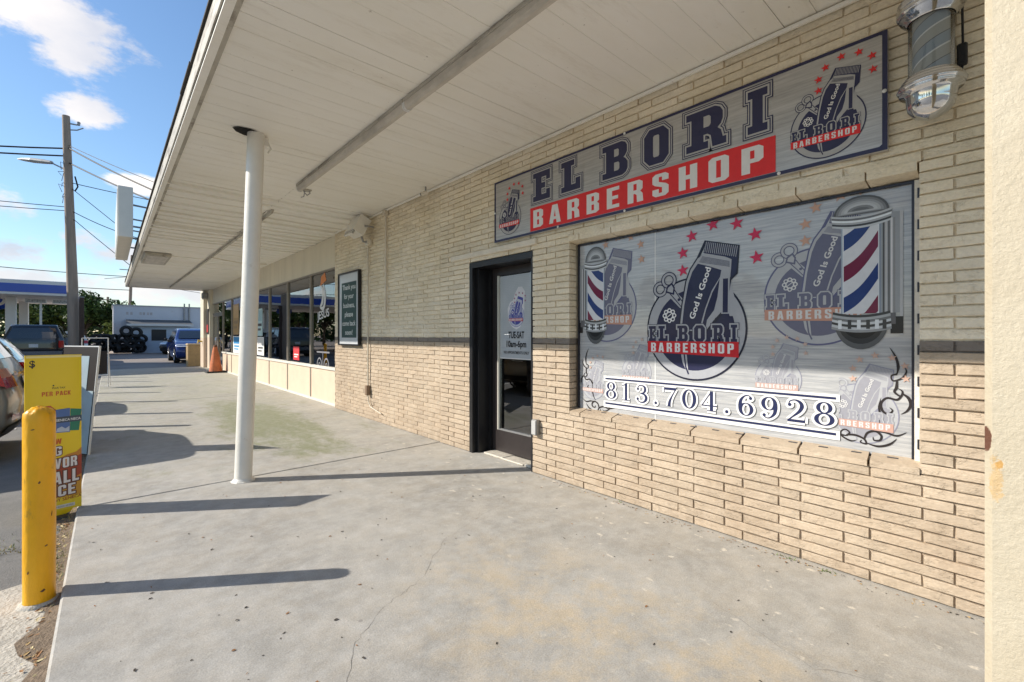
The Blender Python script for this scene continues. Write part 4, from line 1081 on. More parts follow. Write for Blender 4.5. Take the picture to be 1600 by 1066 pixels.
# =================================================================== things on the wall
S = empty('shop_sign', (2.97, 2.03, 2.245), 'wide brushed metal shop sign with navy and red lettering above the window and door', 'sign')
def spart(p_or_mb, name, lab=None, off=0):
    if isinstance(p_or_mb, Print):
        o = p_or_mb.build(name, None, (-.012 - off, 3.605 - 2.03, 0), AX, NR, .00003, lab, pmat_matte)
    else: o = p_or_mb.build(name, None, lab)
    o.parent = S; return o
SL, SH = 3.145, .612
mb = MB(); mb.rbox((-.010, -(SL - 1.575), .0), (.022, 1.575, SH), M_SIGN, .002); spart(mb, 'panel')
p = Print(); bw = .022
p.poly([(0, 0), (SL, 0), (SL, SH), (0, SH)], NAVY, [[(bw, bw + .01), (bw, SH - bw), (bw + .01, SH - bw + .004), (SL - bw - .01, SH - bw + .004), (SL - bw, SH - bw), (SL - bw, bw + .01), (SL - bw - .012, bw), (bw + .012, bw)]])
spart(p, 'border')
p = Print(); SG = (.40, .39, .38)
for ch, y0, y1 in (('E', 3.067, 2.79), ('L', 2.715, 2.44), ('B', 2.272, 1.975), ('O', 1.893, 1.635), ('R', 1.565, 1.235), ('I', 1.165, .992)):
    slab(p, ch, 3.605 - y0 + .030, 3.605 - y1 - .030, .292, .553, NAVY, SG, 2)
spart(p, 'shop_name', 'navy block letters with double outline', .0004)
p = Print(); p.rect(3.605 - 3.075, .025, 3.605 - .978, .242, RED)
block(p, 'BARBERSHOP', 3.605 - 3.035, .052, .163, (.72, .70, .68), 1.99, .30)
spart(p, 'red_banner', 'red banner with white capitals', .0004)
p = Print(); emblem(p, 3.605 - .723, .212, .175, NAVY, SG, RED, (.72, .70, .68), RED, tilt=0); spart(p, 'emblem', 'emblem at the right end of the sign', .0004)
p = Print(); emblem(p, 3.605 - 3.366, .212, .160, NAVY, SG, RED, (.72, .70, .68), RED, tilt=0); spart(p, 'emblem', 'emblem at the left end of the sign', .0004)
mb = MB()
for (a, z) in ((SL - .012, .30), (SL * .5, .010), (SL * .5, SH - .010), (.012, .30), (SL - .5, .010), (SL * .28, .010)):
    mb.lathe([(.0, -.020), (.006, -.020), (.010, -.016), (.010, -.013)], WHITEP, (0, 1.575 - a, z), 12, 'x')
spart(mb, 'sign_screw')

# striped chrome barber pole on the wall
T = empty('barber_pole', (2.845, .286, 2.30), 'small chrome and glass barber pole with faded stripes, mounted on the brick', 'barber pole')
def lat(prof, M, name, n=40): mb = MB(); mb.lathe(prof, M, (0, 0, 0), n); return mb.build(name, T)
lat([(.0, .0), (.012, .0), (.03, .006), (.062, .022), (.082, .05), (.088, .08), (.09, .11), (.096, .125), (.112, .128), (.115, .134), (.111, .139), (.119, .145), (.123, .152), (.119, .158), (.113, .162), (.116, .168), (.111, .173), (.103, .177), (.106, .183), (.101, .189), (.092, .193), (.094, .199), (.084, .205)], CHROME, 'lower_cap')
lat([(.084, .455), (.092, .461), (.090, .466), (.102, .471), (.100, .477), (.112, .484), (.110, .490), (.120, .498), (.124, .507), (.117, .513), (.121, .520), (.124, .532), (.116, .545), (.120, .555), (.098, .575), (.092, .60), (.088, .66), (.066, .71), (.03, .735), (.0, .74)], CHROME, 'upper_cap')
lat([(.081, .205), (.081, .46)], M_TUBE, 'glass_tube')
M, t, b = nodes_mat('pole_stripes'); g = G(t); tcn = g.new('ShaderNodeTexCoord'); sp = g.new('ShaderNodeSeparateXYZ'); t.links.new(tcn.outputs['Object'], sp.inputs[0])
an = g.m('DIVIDE', g.m('ARCTAN2', sp.outputs[1], sp.outputs[0]), 2 * math.pi)
f = g.m('FRACT', g.m('ADD', g.m('MULTIPLY', sp.outputs[2], 9.0), g.m('MULTIPLY', an, -2)))
cc = g.mix(g.m('GREATER_THAN', f, .5), (.42, .42, .40), (.30, .36, .43)); cc = g.mix(g.m('LESS_THAN', g.m('ABSOLUTE', g.m('SUBTRACT', f, .5)), .035), cc, (.75, .75, .74))
cc = g.mix(g.m('LESS_THAN', g.m('ABSOLUTE', g.m('SUBTRACT', g.m('FRACT', g.m('ADD', f, .5)), .5)), .02), cc, (.14, .14, .15))
t.links.new(cc, b.inputs['Base Color']); b.inputs['Roughness'].default_value = .35
lat([(.066, .205), (.066, .46)], M, 'striped_cylinder')
mb = MB(); mb.box((.05, -.03, .13), (.158, .03, .16), GREYM); mb.box((.05, -.03, .50), (.158, .03, .53), GREYM); mb.box((.140, -.035, .08), (.157, .035, .58), GREYM); mb.build('wall_bracket', T)
T = empty('power_cord', (2.96, .19, 2.5), 'black power cord with inline plug hanging beside the chrome barber pole', 'power cord')
mb = MB(); mb.tube([(.0, 0, .75), (.0, .0, .3), (-.003, -.002, .14)], .0045, RUBBER, 8); mb.tube([(-.003, -.002, .06), (-.005, .012, -.04), (-.02, .03, -.11), (-.05, .06, -.14)], .0045, RUBBER, 8); mb.build('cord', T)
mb = MB(); mb.rbox((-.018, -.018, .05), (.012, .018, .15), RUBBER, .006); mb.build('plug', T)

# framed thank-you sign
T = empty('framed_notice', (2.985, 7.43, 1.13), 'tall framed dark green thank-you sign on the brick beside the store windows', 'sign')
mb = MB(); w2, hh = .43, 1.22
for a, c, z0, z1 in ((-w2, -w2 + .025, 0, hh), (w2 - .025, w2, 0, hh), (-w2 + .0255, w2 - .0255, 0, .025), (-w2 + .0255, w2 - .0255, hh - .025, hh)): mb.box((-.03, a, z0), (.02, c, z1), BLACK)
mb.build('sign_frame', T)
mb = MB(); mb.box((-.012, -w2 + .026, .026), (.01, w2 - .026, hh - .026), mat('notice_backing', (.60, .62, .64), .3, 0, .05, coat=.4)); mb.build('backing', T)
p = Print(); p.rect(.13, .13, .75, 1.05, (.012, .05, .045))
for i, s in enumerate(('Thank you', 'for your', 'business,', 'please', 'come back', 'soon!')): p.text(s, .44, .93 - .15 * i, .085, (.72, .74, .72), (.54, .40, .46, .34, .54, .30)[i], .01, 0, 'c')
o = p.build('notice_lettering', None, (-.0125, w2, 0), AX, NR, .0001, None, pmat_matte); o.parent = T

# floodlight, conduits, small camera, cover
T = empty('floodlight', (2.99, 6.66, 2.80), 'square grey floodlight with ribbed housing high on the brick under the canopy', 'lamp')
mb = MB(); rt = Matrix.Rotation(R(28), 3, 'Y')
mb.box((-.27, -.17, .0), (-.10, .17, .27), M_SILLW, rt); mb.build('housing', T)
mb = MB(); mb.box((-.29, -.15, -.02), (-.262, .15, .20), mat('lamp_lens', (.35, .35, .33), .15, 0, .1, coat=.6), rt); mb.build('lens', T)
mb = MB(); mb.tube([(-.16, .19, .12), (-.02, .19, .12)], .014, GREYM, 8); mb.tube([(-.16, -.19, .12), (-.02, -.19, .12)], .014, GREYM, 8); mb.tube([(-.03, 0, -.08), (-.10, 0, -.08), (-.14, 0, .02)], .016, GREYM, 8); mb.box((-.05, -.05, -.13), (.012, .05, -.04), M_LEDGE); mb.build('mounting_arm', T)
M_PIPE = mat('painted_conduit', (.58, .52, .42), .5, 0, .1, 8)
T = empty('wall_conduit', (2.99, 6.70, .35), 'long thin conduit with a junction box running down below the floodlight', 'pipe')
mb = MB(); mb.tube([(-.008, 0, .18), (-.008, 0, 2.34)], .012, M_PIPE, 8); mb.tube([(-.008, 0, .04), (-.012, -.02, -.06), (-.012, -.10, -.14), (-.008, -.45, -.20)], .009, M_PIPE, 8); mb.build('pipe', T)
mb = MB(); mb.rbox((-.045, -.035, .03), (.012, .035, .18), mat('rusty_box', (.22, .15, .10), .6, .2, .25, 12), .005); mb.build('junction_box', T)
T = empty('wall_conduit', (2.99, 6.09, 1.55), 'short conduit dropping from a cap at the soffit and ending bare in mid wall', 'pipe')
mb = MB(); mb.tube([(-.008, .03, .0), (-.010, 0, .04), (-.010, 0, 1.52)], .014, M_PIPE, 8); mb.build('pipe', T)
mb = MB(); mb.rbox((-.05, -.04, 1.47), (.012, .04, 1.54), M_PIPE, .006); mb.build('cap', T)
T = empty('security_camera', (2.90, 4.86, 3.07), 'tiny security camera under the soffit where the two brick planes meet', 'camera')
mb = MB(); mb.tube([(-.05, .03, -.05), (.02, -.01, -.02)], .026, M_LEDGE, 14); mb.build('camera_housing', T)
mb = MB(); mb.tube([(-.054, .032, -.052), (-.050, .03, -.05)], .018, BLACK, 14); mb.build('lens', T)
mb = MB(); mb.tube([(0, 0, -.01), (0, 0, .045)], .01, GREYM, 8); mb.build('bracket', T)
T = empty('outlet_cover', (2.985, 3.02, .37), 'grey outlet box low on the brick right of the black door', 'outlet')
mb = MB(); mb.rbox((-.035, -.032, 0), (.012, .032, .145), GREYM, .006); mb.build('box', T)
mb = MB(); mb.rbox((-.043, -.028, .008), (-.0355, .028, .137), mat('grey_cover', (.45, .45, .44), .4, 0, .05), .003); mb.build('cover', T)

# fluorescent strips under the soffit
M_LENSF = mat('dirty_diffuser', (.52, .48, .42), .4, 0, .25, 4, 0, 1, stretch=(3, .7, 1), dirt=((.25, .21, .17), .62, 3))
def strip(y0, y1, lab, x=1.725, w_=.062):
    t = empty('fluorescent_strip', (x, y0, 3.10), lab, 'lamp', 'fluorescent strips under the canopy'); L_ = y1 - y0
    mb = MB(); mb.box((-w_ * .62, 0, -.012), (w_ * .62, L_, .016), M_FASC); mb.build('housing', t)
    mb = MB(); ring = lambda y: [(-w_ * .55, y, -.0125), (-w_ * .5, y, -.045), (-w_ * .25, y, -.062), (w_ * .25, y, -.062), (w_ * .5, y, -.045), (w_ * .55, y, -.0125)]
    mb.loft([ring(.012), ring(L_ - .012)], M_LENSF); mb.build('diffuser', t)
    for yy in (0, L_ - .011):
        mb = MB(); r2 = lambda y: [(-w_ * .62, y, -.0125), (-w_ * .56, y, -.048), (-w_ * .28, y, -.067), (w_ * .28, y, -.067), (w_ * .56, y, -.048), (w_ * .62, y, -.0125)]
        mb.loft([r2(yy), r2(yy + .011)], WHITEP); mb.build('end_cap', t)
strip(3.17, 5.82, 'farther fluorescent strip under the canopy, ending behind the leaning post')
strip(.62, 3.16, 'dusty fluorescent strip that runs out of the top of the photo')
T = empty('soffit_conduit', (1.75, 7.2, 3.09), 'thin long conduit with a drooping cable under the far canopy', 'pipe')
mb = MB(); mb.tube([(0.02, 0, .03), (.02, .06, .0), (0, 5, -.01), (-.04, 14, 0)], .022, M_FASC, 8); mb.build('pipe', T)
mb = MB(); mb.tube([(0, 5.2, .0), (.3, 5.3, -.02), (.75, 5.4, -.05), (1.25, 5.6, .02)], .012, M_LEDGE, 6); mb.build('cable', T)
T = empty('dangling_bracket', (1.80, 5.95, 3.10), 'small broken lamp bracket dangling at the far end of the fluorescent strip', 'bracket')
mb = MB(); mb.tube([(0, -.02, .02), (.02, 0, -.02), (.06, .02, -.045), (.09, 0, -.02), (.07, -.03, .0)], .007, GREYM, 8); mb.tube([(.03, .0, .0), (.03, .05, -.06), (.0, .07, -.07)], .006, GREYM, 8); mb.build('bent_wire', T)
mb = MB(); mb.rbox((-.0, -.04, .0), (.10, .04, .02), M_FASC, .004); mb.build('plate', T)
thing('soffit_light_box', 'shallow light box mounted at the outer edge of the far soffit', 'lamp', lambda mb: (mb.rbox((.58, 12.6, 3.04), (1.05, 14.2, 3.112), M_FASC, .01), mb.box((.63, 12.68, 3.034), (1.0, 14.1, 3.0395), M_LENSF)))

# white leaning post
pb = Vector((.899, 4.64, 0)); pt = Vector((.995, 4.60, 3.13))
T = empty('canopy_post', tuple(pb), 'leaning round white steel post holding up the canopy', 'post')
mb = MB(); d = pt - pb; mb.tube([(0, 0, .0)] + [tuple(d * (i / 14)) for i in range(1, 14)] + [tuple(d)], .070, POSTM, 32, False); mb.build('pipe', T)
mb = MB(); mb.lathe([(.098, .0005), (.095, .006), (.086, .010)], POSTM, n=11, smooth=False); mb.lathe([(.085, .0105), (.078, .02), (.071, .03)], POSTM, n=24); mb.build('base_plate', T)
mb = MB(); mb.lathe([(.074, .012), (.082, .013)], RUST, n=24); mb.build('base_rust', T)
mb = MB(); mb.rbox((d.x + .05, -.05, 3.03), (d.x + .10, .03, 3.10), POSTM, .006); mb.tube([(d.x + .10, .0, 3.09), (d.x + .13, .0, 3.03), (d.x + .11, .02, 2.99)], .008, POSTM, 8); mb.build('clip', T)
pts = [(.995 + dx - .06, 4.60 + dy) for dx, dy in ((-.13, -.02), (-.09, .05), (-.02, .09), (.09, .08), (.13, .02), (.10, -.06), (.0, -.085), (-.09, -.07))]
mb = MB(); mb.add([(x, y, 3.1125) for x, y in pts], [tuple(range(8))], mat('painted_hole_shade', (.006, .005, .004), .9, 0, 0)); bpart(mb, 'soffit_hole_shade')  # flat near-black sheet: the shade inside a soffit hole, put in as colour

# near cream column, right edge of the view
T = empty('corner_column', (1.44, .058, 0), 'cream painted column with rust runs, cut by the right edge of the photo', 'column')
mb = MB(); mb.rbox((0, -.34, 0), (.34, 0, 3.11), M_COLM, .012); mb.build('shaft', T)

# bollards
def bollard(x, y, h, lab, z0=-.052, r=.060, first=None):
    if first: 
        t = copy_tree(first); t.location = (x, y, z0); t['label'] = lab; t.scale = (1, 1, h / .97); return t
    t = empty('bollard', (x, y, z0), lab, 'bollard', 'bollards along the walk edge')
    mb = MB(); n = 28; prof = [(r, 0), (r, .2), (r * 1.01, .45), (r, .7), (r, .93)]
    mb.lathe(prof + [(r * .97, .955), (r * .8, .972), (r * .45, .985), (0, .99)], YEL, (0, 0, 0), n)
    # bumpy old paint: shift the vertices a little
    mb.v = [(q[0] * (1 + rng.uniform(-.012, .012)), q[1] * (1 + rng.uniform(-.012, .012)), q[2] + (rng.uniform(-.004, .008) if q[2] > .9 else 0)) for q in mb.v]
    mb.build('post', t)
    mb = MB()
    for a_, z_, w_, h_ in ((-1.9, .885, .018, .004), (-1.5, .62, .010, .010), (-1.1, .30, .014, .006), (-2.2, .18, .008, .012), (-1.3, .08, .02, .01), (-.7, .45, .006, .02)):
        q = [(r * 1.018 * math.cos(a_ + k * w_ / r / 2), r * 1.018 * math.sin(a_ + k * w_ / r / 2)) for k in (-1, -.3, .4, 1)]
        V = [(q[0][0], q[0][1], z_), (q[1][0], q[1][1], z_ - h_ * .6), (q[2][0], q[2][1], z_ - h_ * .4), (q[3][0], q[3][1], z_ + h_ * .2), (q[2][0], q[2][1], z_ + h_), (q[1][0], q[1][1], z_ + h_ * .5)]
        mb.add(V, [(0, 1, 5), (1, 2, 4, 5), (2, 3, 4)], RUST)
    mb.build('paint_chip', t)
    mb = MB(); mb.lathe([(r * 1.35, .0), (r * 1.3, .012), (r * 1.02, .02)], M_PAD, n=20); mb.build('footing', t)
    return t
b0 = bollard(-.262, 3.30, .97, 'nearest yellow bollard, standing in front of the yellow sign')
for x, y, h, lab in ((-.37, 8.83, .98, 'yellow bollard hidden behind the pale poster board, nearest of those along the walk edge'), (-.37, 10.24, 1.10, 'taller yellow bollard second of those behind the poster board'), (-.37, 12.05, 1.08, 'yellow bollard whose base peeps out right of the poster board'),
                  (-.37, 13.9, .98, 'yellow bollard just this side of the white frame sign'), (-.37, 17.2, 1.0, 'yellow bollard beyond the white frame sign'), (-.37, 18.9, 1.0, 'farthest yellow bollard at the end of the walk')):
    bollard(x, y, h, lab, first=b0)

# curb sign 1: yellow cigarette sign
YS = (.86, .60, .005)
T = empty('sidewalk_sign', (-.302, 4.74, -.05), 'bright yellow cigarette price sign standing behind the nearest bollard', 'sign')
axd = Vector((.296, .08, 0)).normalized(); nr = Vector((axd.y, -axd.x, 0)); wS = .300; hS = 1.205
mb = MB()
prof = [(-wS / 2, .012), (-wS / 2, hS), (wS / 2, hS), (wS / 2, .13), (wS / 2 - .015, .09), (wS / 2 - .06, .03), (wS / 2 - .10, .012)]
f = [tuple(axd * a + nr * .006 + Vector((0, 0, z))) for a, z in prof]; k = [tuple(axd * a - nr * .006 + Vector((0, 0, z))) for a, z in prof]
mb.loft([k, f], mat('yellow_sign_sheet', YS, .35, 0, .03, 5, coat=.3)); mb.build('sheet', T)
mb = MB(); mb.rbox((-.13, -.08, .0), (.08, .14, .018), mat('sign_foot_plastic', (.04, .04, .04), .6), .006); mb.build('foot', T)
p = Print(); p.T = lambda q: (min(q[0], wS), q[1]); O = (.62, .12, .01); K = (.02, .02, .02)
p.rect(.005, hS - .02, wS, hS - .005, (.9, .75, .3))
p.text('$', .022, hS - .085, .05, K, .030, .02); p.rect(.142, .985 - .01, .150, .985, K); p.text('PLUS TAX', .14, .955, .014, K, .07, .01); block(p, 'PER PACK', .085, .905, .032, O, .155, .12)
p.poly([(.03, .70), (.035, .78), (.06, .83), (.13, .835), (.16, .80), (.16, .68), (.1, .65)], (.55, .10, .03))
for i in range(6):
    x = .045 + .019 * i; p.poly([(x, .70), (x - .006, .80 - .004 * abs(i - 3)), (x + .010, .815), (x + .014, .70)], (.70, .38, .06)); p.rect(x, .675, x + .014, .715, (.75, .74, .7))
p.poly([(.155, .63), (.158, .80), (.235, .805), (.235, .625)], (.08, .16, .38)); p.poly([(.235, .635), (.238, .80), (.306, .79), (.285, .63)], (.02, .20, .12))
p.poly([(.158, .70), (.158, .745), (.306, .745), (.30, .70)], (.05, .07, .10)); p.text('SENECA', .160, .712, .018, WHITE, .075, .02); p.text('NECA', .24, .712, .018, WHITE, .055, .02)
p.poly([(.16, .635), (.165, .66), (.19, .672), (.21, .655), (.232, .67), (.232, .63)], (.5, .55, .62)); p.poly([(.145, .60), (.147, .70), (.158, .70), (.158, .60)], (.55, .06, .03))
p.poly([(.0, .14), (.0, .44), (.09, .45), (.16, .43), (.22, .46), (.27, .47), (.317, .50), (.317, .14)], (.55, .22, .03)); p.poly([(.0, .14), (.0, .38), (.08, .41), (.2, .38), (.26, .43), (.317, .45), (.317, .30), (.22, .26), (.16, .14)], (.36, .05, .02))
p.poly([(.0, .13), (.0, .24), (.15, .26), (.25, .23), (.317, .26), (.317, .13)], (.60, .30, .03)); p.rect(0, .05, .30, .145, (.80, .62, .03))
block(p, 'NEW', .09, .545, .040, O, .10, .14)
for s, x, y, h, wd in (('BIG', .07, .45, .066, .12), ('FLAVOR', .03, .352, .074, .245), ('SMALL', .02, .237, .092, .265), ('PRICE', .03, .145, .080, .235)):
    block(p, s, x, y, h, (.74, .71, .69), wd, .12, .06, (.13, .04, .02), .16)
p.text('GET IT HOT SENECA', .03, .112, .022, (.40, .08, .02), .27, .02, 3); p.rect(.10, .068, .262, .092, (.68, .68, .64))
p.text('WARNING SURGEON GENERAL', .105, .074, .011, K, .15, 0)
o = p.build('printed_face', None, tuple(-axd * wS / 2 + nr * .0065), tuple(axd), tuple(nr), .00004, None, pmat_matte); o.parent = T

# curb sign 2: dark framed board with pale poster
T = empty('sidewalk_sign', (-.23, 7.02, -.05), 'dark framed poster board with a pale blue sheet, behind the yellow sign', 'sign')
e0 = Vector((-.455, 7.28, 0)) - Vector((-.23, 7.02, 0)); e1 = Vector((-.16, 6.76, 0)) - Vector((-.23, 7.02, 0)); ax2 = (e1 - e0).normalized(); n2 = Vector((ax2.y, -ax2.x, 0)); w2 = (e1 - e0).length
up2 = (Vector((0, 0, 1)) + n2 * -.06 + ax2 * .05)
def sl(a0, a1, z0, z1, d0, d1, M, lean=True):
    V = []
    for d_ in (d0, d1):
        for (a, z) in ((a0, z0), (a1, z0), (a1, z1), (a0, z1)): V.append(tuple(e0 + ax2 * a + up2 * z + n2 * d_))
    return V, M
def slb(mb, *q):
    V, M = sl(*q); mb.add(V, [(0, 1, 2, 3), (4, 7, 6, 5), (0, 4, 5, 1), (1, 5, 6, 2), (2, 6, 7, 3), (3, 7, 4, 0)], M)
DKB = mat('dark_board', (.016, .012, .011), .5, 0, .1); PALE = mat('pale_poster', (.42, .52, .56), .35, 0, .1, 6, coat=.3)
mb = MB(); slb(mb, 0, w2, .05, 1.22, 0, .02, DKB); mb.build('board', T)
mb = MB(); slb(mb, w2, w2 + .008, .02, 1.232, .0, .02, WHITEP); slb(mb, 0, w2, 1.2205, 1.232, .0, .02, WHITEP); mb.build('white_edge', T)
mb = MB(); slb(mb, w2 * .42, w2 * .78, .70, 1.12, .021, .024, PALE); mb.build('poster', T)
mb = MB(); slb(mb, w2 * .30, w2 * .99, .06, .74, .025, .027, PALE); mb.build('poster', T)
p = Print(); p.poly([(.08, 1.0), (.18, 1.02), (.14, 1.06)], (.45, .2, .1))
for z, c, s in ((.90, K, 'ON'), (.80, K, 'SALE'), (.70, O, 'HOT'), (.58, (.05, .22, .15), 'TEA'), (.44, (.05, .22, .15), 'MILK'), (.30, (.05, .2, .3), 'ICE')): p.text(s, .06, z, .04, c, .12, .02)
o = p.build('poster_lettering', None, tuple(e0 + ax2 * w2 * .3 + n2 * .03 - n2 * .04), tuple(ax2), tuple(n2), .0001, None, pmat_matte); o.parent = T
o.location = (0, 0, 0)
mb = MB(); mb.box((-.30, -.2, 0), (-.02, .2, .05), DKB); mb.build('foot', T)

# white tubular A-frame stand
T = empty('sidewalk_sign', (-.25, 15.3, -.05), 'white tube A-frame stand farther down the walk edge', 'sign')
mb = MB(); hw = .24
for x in (-hw, hw): mb.tube([(x, 0, 0), (x, .0, 1.28)], .010, WHITEP, 8)
mb.tube([(-hw, 0, 1.28), (hw, 0, 1.28)], .010, WHITEP, 8); mb.tube([(-hw, 0, .35), (hw, 0, .35)], .012, WHITEP, 8)
mb.build('front_frame', T)
mb = MB(); 
for x in (-hw, hw): mb.tube([(x, .02, 1.0), (x + .04, .55, 0.05)], .010, WHITEP, 8)
mb.build('rear_leg', T)
mb = MB(); mb.box((-hw + .02, -.006, .38), (hw - .02, .006, .95), DKB); mb.build('panel', T)

# traffic cone
T = empty('traffic_cone', (2.80, 18.75, 0), 'faded battered orange traffic cone by the store door', 'traffic cone')
OR = mat('faded_orange', (.55, .16, .06), .7, 0, .22, 6, .4, 15, dirt=((.30, .16, .10), .56, 7))
mb = MB(); mb.lathe([(.21, .05), (.19, .12), (.165, .32), (.13, .52), (.09, .74), (.06, .90)], OR, n=20, cap=False)
mb.v = [(q[0] * (1 + rng.uniform(-.06, .06)) - .02 * q[2], q[1] * (1 + rng.uniform(-.06, .06)), q[2]) for q in mb.v]; mb.build('cone_body', T)
mb = MB(); mb.lathe([(.062, .89), (.055, .95), (.0, .965)], RUST, (-.018, 0, 0), 16); mb.build('cone_tip', T)
mb = MB(); mb.rbox((-.30, -.28, .0), (.30, .28, .05), RUBBER, .015); mb.build('cone_base', T)

# tan bin beyond the end of the walk
T = empty('trash_bin', (2.80, 24.0, -.05), 'square tan waste bin standing past the end of the shop wall', 'bin')
TAN = mat('tan_panel', (.42, .29, .14), .6, 0, .15, 6)
mb = MB(); mb.rbox((-.28, -.28, 0), (.28, .28, .90), TAN, .02); mb.build('bin_body', T)
mb = MB(); mb.rbox((-.30, -.30, .90), (.30, .30, .99), mat('tan_lid', (.50, .37, .20), .5, 0, .1), .03); mb.build('bin_lid', T)
thing('wall_lamp', 'small grey lamp fixed high on the end pier beneath the canopy', 'lamp', lambda mb: (mb.rbox((2.78, 21.7, 2.78), (2.98, 21.95, 3.0), GREYM, .02), mb.box((2.80, 21.72, 2.74), (2.96, 21.93, 2.779), M_LENSF)))
thing('wall_poster', 'dark red and black poster on the end pier of the shops', 'poster', lambda mb: (mb.box((2.955, 21.5, 1.35), (2.978, 21.95, 2.35), DKB), mb.box((2.950, 21.55, 1.42), (2.9545, 21.9, 1.72), goods[0])))
thing('yellow_spigot', 'small yellow tap sticking out of the end pier', 'tap', lambda mb: (mb.tube([(2.86, 22.3, 1.05), (2.72, 22.3, 1.05), (2.70, 22.3, .98)], .03, mat('yellow_tap', (.6, .45, .05), .4), 8), mb.rbox((2.70, 22.26, 1.07), (2.78, 22.34, 1.12), mat('yellow_tap', (.6, .45, .05)), .01)))

# box sign mounted at the canopy edge
T = empty('box_sign', (.25, 13.9, 3.28), 'blank off-white box sign fixed outside the canopy edge', 'sign')
mb = MB(); mb.rbox((-.12, -1.9, .0), (.12, 1.9, 1.02), mat('box_sign_paint', (.72, .68, .60), .5, 0, .05, 3), .01); mb.build('sign_cabinet', T)
mb = MB(); mb.box((-.128, -1.84, .06), (-.1205, 1.84, .96), mat('sign_face_acrylic', (.75, .73, .68), .3, 0, .03)); mb.build('sign_face', T)
for y in (-1.5, 0, 1.5): mb = MB(); mb.tube([(.12, y, .75), (.5, y, .72), (.8, y, .06)], .02, GREYM, 6); mb.tube([(.12, y, .3), (.6, y, .28), (.6, y, .06)], .02, GREYM, 6); mb.build('brace', T)

